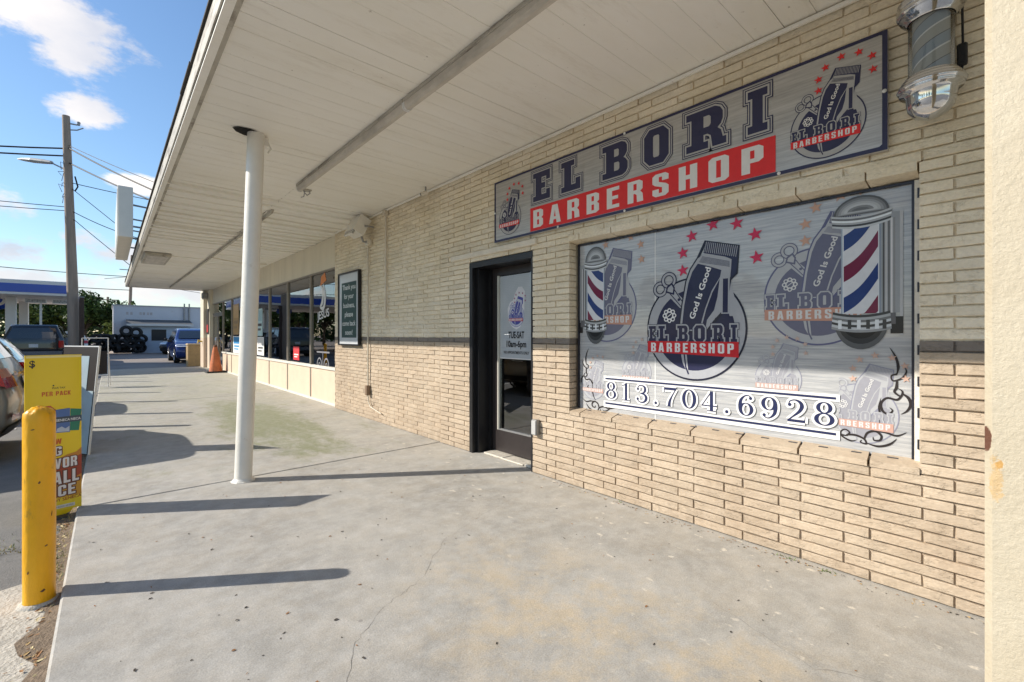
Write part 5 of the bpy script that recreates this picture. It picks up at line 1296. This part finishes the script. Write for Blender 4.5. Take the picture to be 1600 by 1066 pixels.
# =================================================================== vehicles
GLZ = mat('car_glass', (.015, .02, .025), .04, 0, 0, coat=1.0, spec=.8)
TYRE = mat('tyre_rubber', (.02, .02, .02), .8, 0, .2, 30); RIM = mat('alloy_rim', (.55, .55, .56), .25, .9, .05)
TAILR = mat('red_lens', (.50, .015, .012), .12, 0, .15, 20, coat=1.0); CLEARL = mat('headlight_lens', (.70, .72, .74), .08, .3, .1, 30, coat=1.0)
TRIMB = mat('car_black_trim', (.02, .02, .022), .5, 0, .1); PLATE = mat('plate_white', (.6, .6, .58), .4, 0, .1, 30)
def car(label, loc, rz, paint, L, Wd, H, prof, cab, belt=1.0, cat='car', name='parked_car', detail='both', cap=None):
    """prof: side outline (y, z) going round from the rear bottom over the roof to the front bottom; y forward.
    cab: list of side-window outlines (y, z)."""
    t = empty(name, loc, label, cat, 'cars parked on the lot', rz)
    hw = lambda z: Wd / 2 * (1.0 if z < belt else 1 - .26 * (z - belt) / max(.2, H - belt)) * (.965 if z < .45 else 1)
    cy = sum(p[0] for p in prof) / len(prof); cz = .75
    # subdivide profile
    pr = []
    for i in range(len(prof)):
        a, c = prof[i], prof[(i + 1) % len(prof)]
        n = 3 if math.hypot(a[0] - c[0], a[1] - c[1]) > .25 else 1
        for j in range(n): pr.append((a[0] + (c[0] - a[0]) * j / n, a[1] + (c[1] - a[1]) * j / n))
    F = [-1, -.985, -.93, -.8, -.5, 0, .5, .8, .93, .985, 1]
    ins = {1: .055, .985: .025, .93: .006, .8: 0, .5: 0, 0: 0}
    rings = []
    for f in F:
        k = ins[abs(f)]; r = []
        for (y, z) in pr:
            bow = .03 * L * (abs(f) ** 3) * (1 if abs(y) > L * .36 else 0) * (1 if y > 0 else .8) * .6
            yy = y - math.copysign(bow, y)
            d_ = math.hypot(yy - cy, z - cz)
            r.append((f * hw(z), yy - (yy - cy) / d_ * k, z - (z - cz) / d_ * k * (1 if z > .4 else 0)))
        rings.append(r)
    mb = MB(); mb.loft(rings, paint, True, True); mb.sm = [len(f_) == 4 for f_ in mb.f]; mb.build('body', t)
    mb = MB()
    for w_ in cab:
        for s in (-1, 1):
            V = [(s * (hw(z) + .006), y, z) for y, z in w_]; mb.add(V, [tuple(range(len(V)))], GLZ)
    mb.build('side_window', t)
    def patch(nm, q, M, f0, f1, off=.008, m2=None):
        """panel laid over the nose or tail: q = list of (y, z) on the outline"""
        mb = MB(); V = []; n = 6
        for (y, z) in q:
            for i in range(n + 1):
                f = f0 + (f1 - f0) * i / n; bow = .03 * L * (abs(f) ** 3) * (1 if abs(y) > L * .36 else 0) * (1 if y > 0 else .8) * .6
                V.append((f * hw(z), y - math.copysign(bow, y) + math.copysign(off, y if abs(y) > .9 else 1), z + (off if z > belt else 0)))
        fs = [(j * (n + 1) + i, j * (n + 1) + i + 1, (j + 1) * (n + 1) + i + 1, (j + 1) * (n + 1) + i) for j in range(len(q) - 1) for i in range(n)]
        mb.add(V, fs, M); return mb.build(nm, t)
    for s in (-1, 1):
        for y in (-L * .30, L * .315):
            wt = bpy.data.objects.new('wheel', None)
            mb = MB(); r = .345; c = (s * (Wd / 2 - .10), y, r)
            mb.lathe([(r * .62, -.11), (r * .92, -.115), (r, -.07), (r, .07), (r * .92, .115), (r * .62, .11)], TYRE, c, 24, 'x')
            w_o = mb.build('wheel', t)
            mb = MB(); mb.lathe([(0, s * .085), (r * .15, s * .095), (r * .5, s * .075), (r * .63, s * .108)], RIM, c, 20, 'x')
            for k in range(5):
                a = 2 * math.pi * k / 5; mb.tube([(c[0] + s * .10, c[1] + .05 * math.cos(a), c[2] + .05 * math.sin(a)), (c[0] + s * .105, c[1] + r * .6 * math.cos(a), c[2] + r * .6 * math.sin(a))], .022, RIM, 6)
            mb.build('rim', w_o); bpy.data.objects.remove(wt)
            mb = MB(); mb.lathe([(r * 1.02, s * .098), (r * 1.16, s * .104)], TRIMB, (c[0], y, r + .01), 24, 'x'); mb.build('wheel_arch', t)
    for s in (-1, 1):
        mb = MB(); mb.rbox((s * (hw(belt) + .12) - .10, L * .17, belt + .0), (s * (hw(belt) + .12) + .10, L * .17 + .09, belt + .16), TRIMB, .03); mb.build('side_mirror', t)
    mb = MB(); mb.box((-Wd / 2 + .12, -L / 2 + .3, .20), (Wd / 2 - .12, L / 2 - .3, .38), TRIMB); mb.build('underbody', t)
    return t, patch, hw
SILV = mat('silver_car_paint', (.27, .25, .21), .38, .35, .05, 3, coat=.6); NAVYC = mat('blue_car_paint', (.010, .032, .17), .22, .3, .05, 3, coat=1.0)
BLKC = mat('black_car_paint', (.010, .012, .016), .2, .2, 0, coat=1.0); WHC = mat('white_car_paint', (.65, .65, .64), .3, 0, .03, coat=.8)
SUVP = [(-2.18, .26), (-2.29, .42), (-2.30, .66), (-2.24, .90), (-2.16, 1.04), (-1.90, 1.48), (-1.72, 1.58), (-1.0, 1.64), (.05, 1.62), (.35, 1.55), (1.05, 1.08), (1.75, .99), (2.12, .84), (2.27, .62), (2.26, .34), (2.1, .24)]
CABW = [[(-1.85, 1.10), (-1.62, 1.46), (-1.0, 1.53), (-.92, 1.06)], [(-.84, 1.06), (-.90, 1.53), (-.02, 1.53), (-.02, 1.06)], [(.06, 1.06), (.06, 1.53), (.32, 1.47), (.88, 1.10)]]
# silver car, tail toward the walk
t, patch, hw = car('silver car parked tail-in at the left edge of the photo, beside the yellow sign', (-3.02, 7.93, -.055), R(90), SILV, 4.6, 1.86, 1.64, SUVP, CABW)
patch('rear_glass', [(-2.13, 1.09), (-2.0, 1.31), (-1.90, 1.46)], GLZ, -.82, .82)
for f0, f1 in ((-.985, -.60), (.60, .985)): patch('tail_light', [(-2.27, .80), (-2.235, .91), (-2.19, 1.0)], TAILR, f0, f1, .014)
mb = MB()
for s in (-1, 1): V = [(s * .938, -2.28 + .06, .82), (s * .938, -1.92, .90), (s * .938, -1.98, 1.0), (s * .938, -2.17, 1.0)]; mb.add(V, [(0, 1, 2, 3)], TAILR)
mb.build('tail_light', t)
patch('rear_reflector', [(-2.305, .46), (-2.31, .52)], TAILR, .72, .95, .012); patch('rear_reflector', [(-2.305, .46), (-2.31, .52)], TAILR, -.95, -.72, .012)
patch('rear_bumper_trim', [(-2.2, .28), (-2.29, .40)], TRIMB, -.95, .95, .01); patch('number_plate', [(-2.28, .74), (-2.25, .88)], PLATE, -.2, .2, .016)
patch('chrome_strip', [(-2.245, .91), (-2.24, .935)], CHROME, -.6, .6, .014)
# black pickup with a cap, seen from behind
PKP = [(-2.75, .42), (-2.80, .62), (-2.78, 1.12), (-2.62, 1.75), (-2.5, 1.84), (-.6, 1.86), (.3, 1.86), (.6, 1.80), (1.25, 1.22), (2.3, 1.12), (2.62, .95), (2.68, .5), (2.5, .36)]
t, patch, hw = car('black pickup truck with capped bed, seen from behind left of the utility pole', (-2.57, 32.8, -.055), R(0), BLKC, 5.5, 1.98, 1.86, PKP, [[(-2.5, 1.22), (-2.35, 1.70), (-.75, 1.72), (-.75, 1.22)], [(-.5, 1.22), (-.5, 1.72), (.45, 1.72), (1.0, 1.26)]], 1.15, 'pickup truck', 'parked_pickup')
patch('rear_glass', [(-2.755, 1.20), (-2.68, 1.50), (-2.63, 1.68)], GLZ, -.86, .86)
for f0, f1 in ((-.99, -.82), (.82, .99)): patch('tail_light', [(-2.80, .78), (-2.79, 1.10)], TAILR, f0, f1, .02)
patch('rear_bumper', [(-2.78, .42), (-2.82, .62)], RIM, -.96, .96, .03); patch('number_plate', [(-2.80, .80), (-2.79, .95)], PLATE, -.15, .15, .02)
# blue SUV facing us
t, patch, hw = car('blue SUV facing the camera behind the end of the shop row', (3.33, 29.0, -.055), R(180), NAVYC, 4.6, 1.88, 1.72, [(y, z * 1.05) for y, z in SUVP], [[(y, z * 1.05) for y, z in w_] for w_ in CABW])
patch('windscreen', [(.42, 1.575), (.7, 1.385), (.98, 1.19)], GLZ, -.84, .84)
for f0, f1 in ((-.98, -.55), (.55, .98)): patch('headlight', [(2.02, .93), (2.19, .80)], CLEARL, f0, f1, .02)
patch('grille', [(2.20, .80), (2.285, .60), (2.28, .42)], TRIMB, -.62, .62, .018); patch('number_plate', [(2.285, .52), (2.285, .62)], PLATE, -.16, .16, .03); patch('chrome_strip', [(2.19, .86), (2.205, .82)], CHROME, -.55, .55, .03)
# dark car by the white building, white car behind the pole
t, patch, hw = car('dark grey hatchback with its nose to the left, in front of the white lean-to', (4.35, 41.6, -.055), R(155), BLKC, 4.3, 1.8, 1.5, [(y, z * .93) for y, z in SUVP], [[(y, z * .93) for y, z in w_] for w_ in CABW])
patch('windscreen', [(.42, 1.40), (.7, 1.22), (.98, 1.06)], GLZ, -.84, .84)
for f0, f1 in ((-.98, -.55), (.55, .98)): patch('headlight', [(2.02, .84), (2.19, .72)], CLEARL, f0, f1, .02)
t, patch, hw = car('white car half hidden between the black pickup and the utility pole', (-2.35, 44.5, -.055), R(10), WHC, 4.6, 1.86, 1.64, SUVP, CABW)
patch('rear_glass', [(-2.13, 1.09), (-2.0, 1.31), (-1.90, 1.46)], GLZ, -.82, .82)
for f0, f1 in ((-.985, -.60), (.60, .985)): patch('tail_light', [(-2.27, .80), (-2.235, .91), (-2.19, 1.0)], TAILR, f0, f1, .014)
# a dark car in the next bays, its roof shadow reaches the walk
t, patch, hw = car('grey car parked in the bay just past the silver one', (-3.25, 11.75, -.055), R(90), mat('grey_car_paint', (.16, .17, .18), .25, .5, .03, coat=1.0), 4.5, 1.8, 1.42, [(y, z * .86) for y, z in SUVP], [[(y, z * .86) for y, z in w_] for w_ in CABW])
patch('rear_glass', [(-2.13, .94), (-2.0, 1.13), (-1.90, 1.26)], GLZ, -.82, .82)

# =================================================================== background
# gas station canopy
M_CW = mat('station_white', (.70, .70, .68), .5, 0, .06, 1); M_CB = mat('station_blue', (.010, .065, .42), .35, 0, .05, 1, coat=.3)
T = empty('gas_station_canopy', (-12, 42, -.055), 'blue and white gas station canopy beyond the parked cars', 'gas station')
mb = MB(); mb.rbox((-14, -4.4, 3.65), (10.3, 6, 4.50), M_CW, .03); mb.build('roof', T)
mb = MB(); mb.box((-13.9, -4.425, 3.80), (10.15, -4.4005, 4.28), M_CB); mb.box((10.3005, -4.2, 3.80), (10.325, 5.8, 4.28), M_CB); mb.build('blue_fascia', T)
for x, y in ((7.65, -2.0), (7.65, 3.5), (.5, -2.0), (.5, 3.5), (-7, -2.0), (-7, 3.5)):
    mb = MB(); mb.rbox((x - .22, y - .22, 0), (x + .22, y + .22, 3.65), M_CW, .02); mb.build('column', T)
for x in (8.75, 9.9):
    mb = MB(); mb.rbox((x - .45, -3.0, 3.28), (x + .45, -2.85, 3.52), M_CW, .01); mb.box((x - .42, -3.004, 3.31), (x + .42, -3.0005, 3.49), mat('sign_text_grey', (.35, .35, .35), .5, 0, .7, 14)); mb.build('hanging_sign', T)
mb = MB(); mb.box((8.90, -2.95, 0), (9.0, -2.85, 3.28), M_CW); mb.build('sign_pole', T)
mb = MB(); mb.tube([(9.4, 0, 4.5), (9.4, 0, 4.62)], .12, M_CB, 10); mb.build('roof_vent', T)
for x in (5.4, 7.65):
    T2 = empty('fuel_pump', (-12 + x + (.9 if x > 6 else 0), 41.5, -.055), 'white fuel pump under the %s of the gas station canopy' % ('right end' if x > 6 else 'middle'), 'fuel pump', 'fuel pumps')
    mb = MB(); mb.rbox((-.4, -.25, 0), (.4, .25, 1.9), M_CW, .04); mb.build('cabinet', T2); mb = MB(); mb.box((-.3, -.262, 1.1), (.3, -.2505, 1.6), TRIMB); mb.build('display', T2)
    mb = MB(); mb.tube([(.42, 0, 1.2), (.6, 0, 1.0), (.55, 0, .5), (.42, 0, .4)], .025, RUBBER, 8); mb.build('hose', T2)
T = empty('round_station_sign', (-5.25, 43, -.055), 'round blue sign with a white ring beside the gas station column', 'sign')
mb = MB(); mb.tube([(0, 0, 0), (0, 0, 4.3)], .06, GREYM, 8); mb.build('pole', T)
mb = MB(); mb.lathe([(0, -.05), (.62, -.05), (.62, .05), (0, .05)], M_CB, (0, 0, 3.6), 24, 'y'); mb.build('disc', T)
mb = MB(); mb.lathe([(.22, -.06), (.38, -.06)], WHITEP, (0, 0, 3.6), 24, 'y'); mb.build('ring', T)
# unseen block, added off to the left to cast the far shadow band
def block(name, label, x0, y0, x1, y1, h, M, wins, trimM=M_CW, cat='building'):
    t = empty(name, ((x0 + x1) / 2, (y0 + y1) / 2, -.055), label, cat); hx, hy = (x1 - x0) / 2, (y1 - y0) / 2
    mb = MB(); mb.box((-hx, -hy, 0), (hx, hy, h), M); mb.build('wall', t)
    mb = MB(); mb.box((-hx - .06, -hy - .06, h + .002), (hx + .06, hy + .06, h + .16), trimM); mb.build('roof', t)
    for (side, a, z0, wd, hh) in wins:
        mb = MB(); m2 = MB(); e = .05
        def bx(M_, m_, a0, a1, b0, b1, o0, o1):
            if side == 's': m_.box((a0, -hy - o1, b0), (a1, -hy - o0, b1), M_)
            elif side == 'e': m_.box((hx + o0, a0, b0), (hx + o1, a1, b1), M_)
        bx(trimM, mb, a - e, a, z0 - e, z0 + hh + e, .001, .05); bx(trimM, mb, a + wd, a + wd + e, z0 - e, z0 + hh + e, .001, .05); bx(trimM, mb, a, a + wd, z0 - e, z0, .001, .05); bx(trimM, mb, a, a + wd, z0 + hh, z0 + hh + e, .001, .05)
        f_ = mb.build('window', t); bx(GLZ, m2, a, a + wd, z0, z0 + hh, .002, .02); m2.build('pane', f_)
    return t
block('unseen_shadow_block', 'tall pale gas station store far off to the left of the photo', -19, 26.5, -7.75, 35.2, 7.9, M_WHITEB, [('e', -3.5, .8, 2.5, 2), ('e', -.5, .8, 2.5, 2), ('e', 2.3, .2, 1.1, 2.4), ('s', -4, 1, 3, 1.8), ('s', .5, 1, 3, 1.8), ('e', -2, 4.8, 2, 1.2), ('e', 1.2, 4.8, 2, 1.2)])
# white shed with tyres
M_SHED = mat('shed_white_paint', (.60, .62, .66), .8, 0, .07, .6, .3, 6, dirt=((.45, .43, .42), .62, 1.2))
T = empty('white_workshop', (6, 50, -.055), 'low white flat-roofed workshop at the back of the lot', 'building')
mb = MB(); mb.box((-5.75, -4, 0), (8, 4, 3.62), M_SHED); mb.build('wall', T)
mb = MB(); mb.box((-5.82, -4.06, 3.622), (8.06, 4.06, 3.70), mat('parapet_cap', (.45, .46, .47), .6, 0, .1)); mb.build('roof', T)
mb = MB(); mb.box((-4.72, -5.6, 0), (-1.15, -4.001, 2.1), mat('leanto_paint', (.48, .56, .66), .8, 0, .06, 1)); mb.build('lean_to', T)
mb = MB(); V = [(-5.0, -5.95, 2.12), (-.95, -5.95, 2.12), (-.95, -4.0, 2.50), (-5.0, -4.0, 2.50), (-5.0, -5.95, 2.20), (-.95, -5.95, 2.20), (-.95, -4.0, 2.58), (-5.0, -4.0, 2.58)]
mb.add(V, [(0, 3, 2, 1), (4, 5, 6, 7), (0, 1, 5, 4), (1, 2, 6, 5), (3, 0, 4, 7)], mat('shed_roof_dark', (.10, .10, .10), .7, 0, .2)); mb.box((-5.02, -6.0, 2.06), (-.93, -5.951, 2.22), M_CW); mb.build('lean_to_roof', T)
mb = MB(); mb.box((-3.55, -5.64, .95), (-2.65, -5.601, 1.80), TRIMB); mb.build('window', T)
for x in (-1.35, -1.02): mb = MB(); mb.tube([(x, -4.12, .2), (x, -4.12, 3.95)], .055, GREYM, 8); mb.build('vent_pipe', T)
mb = MB(); rr_ = random.Random(5)
for i, x in enumerate((-4.0, -3.75, -3.2, -3.0, -2.75, -2.55)): mb.box((x - 1, -4.004, 2.95), (x - .86, -4.0005, 3.16), mat('faded_paint_marks', (.48, .44, .43), .8, 0, .2, 5))
mb.build('faded_wall_marks', T)
# tyres in two heaps
def tyre_mesh():
    mb = MB(); r0, r1 = .245, .088; n = 26; m_ = 10; rings = []
    for i in range(n + 1):
        a = 2 * math.pi * i / n; rings.append([((r0 + r1 * math.cos(b_) * 1.15) * math.cos(a), r1 * 1.5 * math.sin(b_), (r0 + r1 * math.cos(b_) * 1.15) * math.sin(a)) for b_ in [2 * math.pi * j / m_ for j in range(m_)]])
    mb.loft(rings, RUBBER, False, True); return mb
ty = None
heapL = [(-.75 + .36 * (i % 5) + rng.uniform(-.1, .1), 43.4 + rng.uniform(0, .8), .34 + (i // 5) * .36, rng.uniform(-60, 60), rng.uniform(-50, 50)) for i in range(15)]
heapR = [(.85 + .32 * (i % 4) + rng.uniform(-.1, .1), 43.4 + rng.uniform(0, .8), .34 + (i // 4) * .36, rng.uniform(-60, 60), rng.uniform(-50, 50)) for i in range(12)] + [(.95, 43.3, 1.62, 10, 5), (1.5, 43.3, 1.5, -5, 12)]
for hp, nm in ((heapL, 'left'), (heapR, 'right')):
    for i, (x, y, z, a, c) in enumerate(hp):
        if ty is None: o = tyre_mesh().build('tyre'); ty = o
        else: o = ty.copy(); COL.objects.link(o)
        o.location = (x, y, z); o.rotation_euler = (R(c * .5), 0, R(a)); o['category'] = 'tyre'
        if nm == 'right' and i >= 12: o['label'] = ('upper left of two open tyres crowning the right tyre heap', 'lower right of two open tyres crowning the right tyre heap')[i - 12]; o.scale = (1.15, 1, 1.15)
        else: o['label'] = 'black tyre in the body of the %s heap before the white workshop' % nm
        o['group'] = 'used tyres of the %s heap' % nm if not (nm == 'right' and i >= 12) else 'open tyres on top of the right heap'
# hedge-like trees
LEAF = [mat('leaf_%s' % n, c, .6, 0, .25, 3, spec=.25) for n, c in (('dark', (.030, .055, .014)), ('mid', (.06, .10, .02)), ('light', (.13, .16, .03)))]
BARK = mat('bark', (.10, .075, .05), .9, 0, .3, 12, .6, 30)
def tree(x, y, h, rad, lab, n=2600, leaf=.16, base=.0, lightness=.3, sq=.8, seed=1, group='trees behind the lot'):
    t = empty('broadleaf_tree', (x, y, -.055), lab, 'tree', group); r_ = random.Random(seed)
    mb = MB(); cl = []
    th = h * .38 + base
    mb.tube([(0, 0, 0), (.05, .02, th * .5), (.0, .05, th)], [h * .035, h * .028, h * .02], BARK, 8)
    for i in range(16):
        a = r_.uniform(0, 6.28); el_ = r_.uniform(-.25, 1.3); d_ = rad * r_.uniform(.35, .78)
        c = Vector((math.cos(a) * math.cos(el_) * d_, math.sin(a) * math.cos(el_) * d_, h - rad * sq + math.sin(el_) * d_ * sq))
        cl.append((c, rad * r_.uniform(.28, .46))); mid = Vector((c.x * .45, c.y * .45, th + (c.z - th) * .4))
        mb.tube([(0, .04, th * .9), tuple(mid), tuple(c)], [h * .014, h * .009, .02], BARK, 5)
    mb.build('trunk', t); mb = MB()
    for i in range(n):
        c, q = r_.choice(cl); d_ = Vector((r_.gauss(0, 1), r_.gauss(0, 1), r_.gauss(0, .8))).normalized() * q * (r_.random() ** .45)
        p_ = c + d_; u = Vector((r_.gauss(0, 1), r_.gauss(0, 1), r_.gauss(0, .7))).normalized(); v = u.orthogonal().normalized(); v = Matrix.Rotation(r_.uniform(0, 6.28), 3, u) @ v; w_ = u.cross(v)
        s = leaf * r_.uniform(.6, 1.3)
        M = LEAF[0] if r_.random() < .35 else (LEAF[2] if r_.random() < lightness else LEAF[1])
        mb.add([tuple(p_ - v * s), tuple(p_ + w_ * s * .5), tuple(p_ + v * s), tuple(p_ - w_ * s * .5)], [(0, 1, 2, 3)], M)
    mb.build('crown', t); return t
TL = [(-4.9, 56, 3.9, 1.9, 'bright yellow-green bushy tree seen under the gas station canopy', .6), (-3.3, 57, 4.8, 2.6, 'broad green tree behind the black pickup', .35), (-1.6, 55.5, 5.1, 2.3, 'tallest dark tree directly behind the utility pole', .1),
      (-.1, 56.5, 4.8, 2.5, 'dark tree between the utility pole and the white workshop', .12), (.5, 52.5, 2.6, 1.2, 'small yellowish tree against the corner of the white workshop', .8), (-8.3, 60, 5.2, 2.6, 'green tree at the far left edge behind the gas station column', .3)]
for i, (x, y, h, r, lab, lt) in enumerate(TL): tree(x, y, h, r, lab, 3000 if h > 3 else 1500, .17, 0, lt, .85, i + 1)
for i, (x, y, h, r) in enumerate(((-11, 58, 5.6, 2.8), (-15, 61, 6.4, 3.2), (-20, 60, 5.8, 3.0), (-26, 63, 7, 3.4), (-33, 60, 7, 3.5), (-6.6, 63, 5.2, 2.4))): tree(x, y, h, r, 'green tree in the row behind the gas station', 2200, .22, seed=60 + i, group='tree row behind the gas station')
mb = MB(); r_ = random.Random(77)
for i in range(9000):
    x = r_.uniform(-75, 45); top = 3.6 + 1.3 * math.sin(x * .31) * math.sin(x * .13 + 1) + .5 * math.sin(x * 1.3)
    c = Vector((x, 100 + r_.uniform(-2.5, 2.5), -.05 + top * (r_.random() ** .7))); u = Vector((r_.gauss(0, 1), r_.gauss(0, 1), r_.gauss(0, 1))).normalized(); v = u.orthogonal().normalized(); w_ = u.cross(v); q = r_.uniform(.25, .55)
    mb.add([tuple(c - v * q), tuple(c + w_ * q * .6), tuple(c + v * q), tuple(c - w_ * q * .6)], [(0, 1, 2, 3)], LEAF[0] if r_.random() < .5 else LEAF[1])
mb.build('distant_treeline', kind='stuff', label='low dark wood far off behind the lot and gas station')
tree(15.5, 75, 6.4, 2.6, 'small treetop showing over the workshop roof beside the end pier', 1500, .2, seed=12)
for i in range(9):
    tree(-46 + rng.uniform(-3, 3), -8 + i * 9.5, rng.uniform(7, 10), rng.uniform(3.4, 4.6), 'large green tree across the street, outside the left of the photo', 1300, .36, seed=30 + i, group='trees across the street')
# road beyond the lot on the left
mb = MB(); mb.box((-44, -300, -.0545), (-30, 600, -.0500), mat('road_asphalt', (.09, .09, .088), .9, 0, .15, 2, .5, 60)); structure(mb, 'road')
mb = MB(); mb.box((-60, -300, -.0543), (-44.01, 600, -.03), mat('grass_verge', (.07, .10, .03), .9, 0, .3, 2)); structure(mb, 'verge')

# utility pole with street light, wires
WOOD = mat('weathered_pole', (.30, .235, .185), .85, 0, .25, 5, .5, 25, stretch=(1, 1, .12))
pb = Vector((-1.10, 27.70, -.055)); ptp = Vector((-1.41, 27.98, 10.95)); dd = ptp - pb
T = empty('utility_pole', tuple(pb), 'tall weathered wooden utility pole carrying wires and a street light', 'utility pole')
mb = MB(); mb.tube([tuple(dd * (i / 8)) for i in range(9)], [.215 - .085 * i / 8 for i in range(9)], WOOD, 18); mb.build('pole', T)
mb = MB(); q = dd * .972; mb.tube([tuple(q), (q.x + .35, q.y - .1, q.z - .02), (q.x + .45, q.y - .1, q.z + .1)], .03, GREYM, 6); mb.tube([tuple(q - Vector((0, 0, .3))), (q.x + .35, q.y - .1, q.z - .25), (q.x + .55, q.y - .1, q.z - .1)], .025, GREYM, 6); mb.lathe([(.04, 0), (.06, .05), (.04, .1), (.06, .15), (.0, .18)], GREYM, (q.x + .4, q.y - .1, q.z - .03), 8); mb.build('insulator_bracket', T)
mb = MB(); q = dd * .775; L_ = Vector((-.50, .42, 0)).normalized()
mb.tube([tuple(q), tuple(q + L_ * .25 + Vector((0, 0, .18))), tuple(q + L_ * .75 + Vector((0, 0, .42)))], .03, GREYM, 8); mb.build('lamp_arm', T)
mb = MB(); a0 = q + L_ * .7 + Vector((0, 0, .40)); rings = []
for k, (s_0, w_, h_) in enumerate(((0, .10, .09), (.35, .13, .12), (.8, .16, .13), (1.2, .12, .08), (1.45, .03, .02))):
    c = a0 + L_ * s_0 + Vector((0, 0, .10 * s_0)); sd = Vector((-L_.y, L_.x, 0)); rings.append([tuple(c + sd * w_ * math.cos(R(x)) + Vector((0, 0, h_ * math.sin(R(x)) * (1 if x < 180 else .6)))) for x in range(0, 360, 36)])
mb.loft(rings, mat('lamp_head_grey', (.42, .43, .43), .5, .2, .1)); mb.build('lamp_head', T)
mb = MB()
for k in range(7): z = .80 - .022 * k; q = dd * z; mb.tube([tuple(q), tuple(q + Vector((-.22 - .1 * math.sin(k * 2), -.1, .1 * math.cos(k * 3)))), tuple(q + Vector((-.2, -.12, -.25)))], .012, RUBBER, 5)
mb.tube([tuple(dd * .70 + Vector((.2, -.1, 0))), tuple(dd * .72 + Vector((.3, -.1, 0))), tuple(dd * .76 + Vector((.22, -.1, 0)))], .03, RUBBER, 5); mb.build('cable_loops', T)
T = empty('utility_pole', (2.2, 75, -.055), 'thin distant utility pole rising behind the canopy corner and the white workshop', 'utility pole')
mb = MB(); mb.tube([(-.35, 0, 0), (.0, 0, 11.5)], [.2, .14], WOOD, 10); mb.build('pole', T); mb = MB(); mb.tube([(-1.2, 0, 9.6), (1.0, .0, 9.6)], .05, GREYM, 6); mb.tube([(0, 0, 8.8), (-2.6, 0, 8.3)], .03, GREYM, 6); mb.build('crossarm', T)
for (x, y, h, lab) in ((-.1, 88, 6.9, 'small distant utility pole just left of the white workshop'), (-9.5, 90, 8, 'small distant utility pole seen through the gas station canopy')):
    T = empty('utility_pole', (x, y, -.055), lab, 'utility pole'); mb = MB(); mb.tube([(0, 0, 0), (0, 0, h)], [.2, .15], WOOD, 8); mb.build('pole', T); mb = MB(); mb.box((-1.1, -.06, h - .5), (1.1, .06, h - .35), WOOD); mb.build('crossarm', T)
T = empty('service_post', (-.88, 27.4, -.055), 'short dark timber post against the right side of the tall utility pole', 'post')
mb = MB(); mb.rbox((-.09, -.10, 0), (.07, .10, 3.0), mat('dark_timber', (.06, .04, .03), .9, 0, .2, 10), .02); mb.build('post', T); mb = MB(); mb.rbox((-.10, -.11, 3.001), (.08, .11, 3.04), GREYM, .01); mb.build('cap', T)
WIRE = mat('wire_black', (.012, .012, .014), .6, 0, 0)
def wire(a, c, sag, lab, r=.018, grp='overhead wires'):
    a = Vector(a); c = Vector(c); o_ = (a + c) / 2; mb = MB(); n = 18
    pts = [tuple(a.lerp(c, i / n) - Vector((0, 0, 4 * sag * (i / n) * (1 - i / n))) - a) for i in range(n + 1)]
    mb.tube(pts, r, WIRE, 5, False); mb.build('overhead_wire', None, lab, 'wire', grp, loc=tuple(a))
at = lambda f_: tuple(pb + dd * f_)
wire(at(.870), (-22, 36, 10.6), .9, 'upper of the two thick wires running left from the utility pole', .035)
wire(at(.840), (-22, 36, 10.0), .7, 'lower of the two thick wires running left from the utility pole', .035)
wire(at(.885), (5.5, 14, 4.1), .25, 'topmost wire dropping right from the utility pole toward the canopy', .014)
wire(at(.875), (5.2, 14.5, 3.9), .35, 'thick wire dropping right to the canopy, second from the top', .03)
wire(at(.815), (5.2, 14.5, 3.7), .3, 'thick wire dropping right to the canopy, third from the top', .03)
wire(at(.735), (8.5, 22, 6.4), .2, 'thin wire passing behind the box sign from the utility pole', .016)
wire(at(.72), (.9, 26.0, 5.5), .0, 'thin wire running steeply right down from the utility pole to the box sign', .014)
wire(at(.625), (.95, 26.0, 5.6), .1, 'lower thin wire from the utility pole meeting the steep one by the box sign', .016)
wire(at(.60), (1.6, 25.6, 3.5), .05, 'lowest thin wire sloping right down from the utility pole', .014)
wire(at(.635), (-24, 38, 9.8), .6, 'upper of two thin wires leaving left from the middle of the utility pole', .016)
wire(at(.620), (-24, 38, 9.65), .75, 'lower of two thin wires leaving left from the middle of the utility pole', .016)
for z0, z1, lab in ((8.9, 8.2, 'beaded wire crossing low in the sky above the gas station'), (7.3, 6.5, 'wire crossing just above the blue canopy fascia')): wire((-28, 72, z0 + 1.2), (2.2, 75, z1 + .5), .5, lab, .04)
for z0, z1, lab in ((9.4, 5.6, 'steep thin wire seen under the canopy end'), (8.2, 6.5, 'long thin wire seen under the canopy end')): wire((2.2, 75, z0), (28, 90 if z1 > 6 else 60, z1), .3, lab, .03)
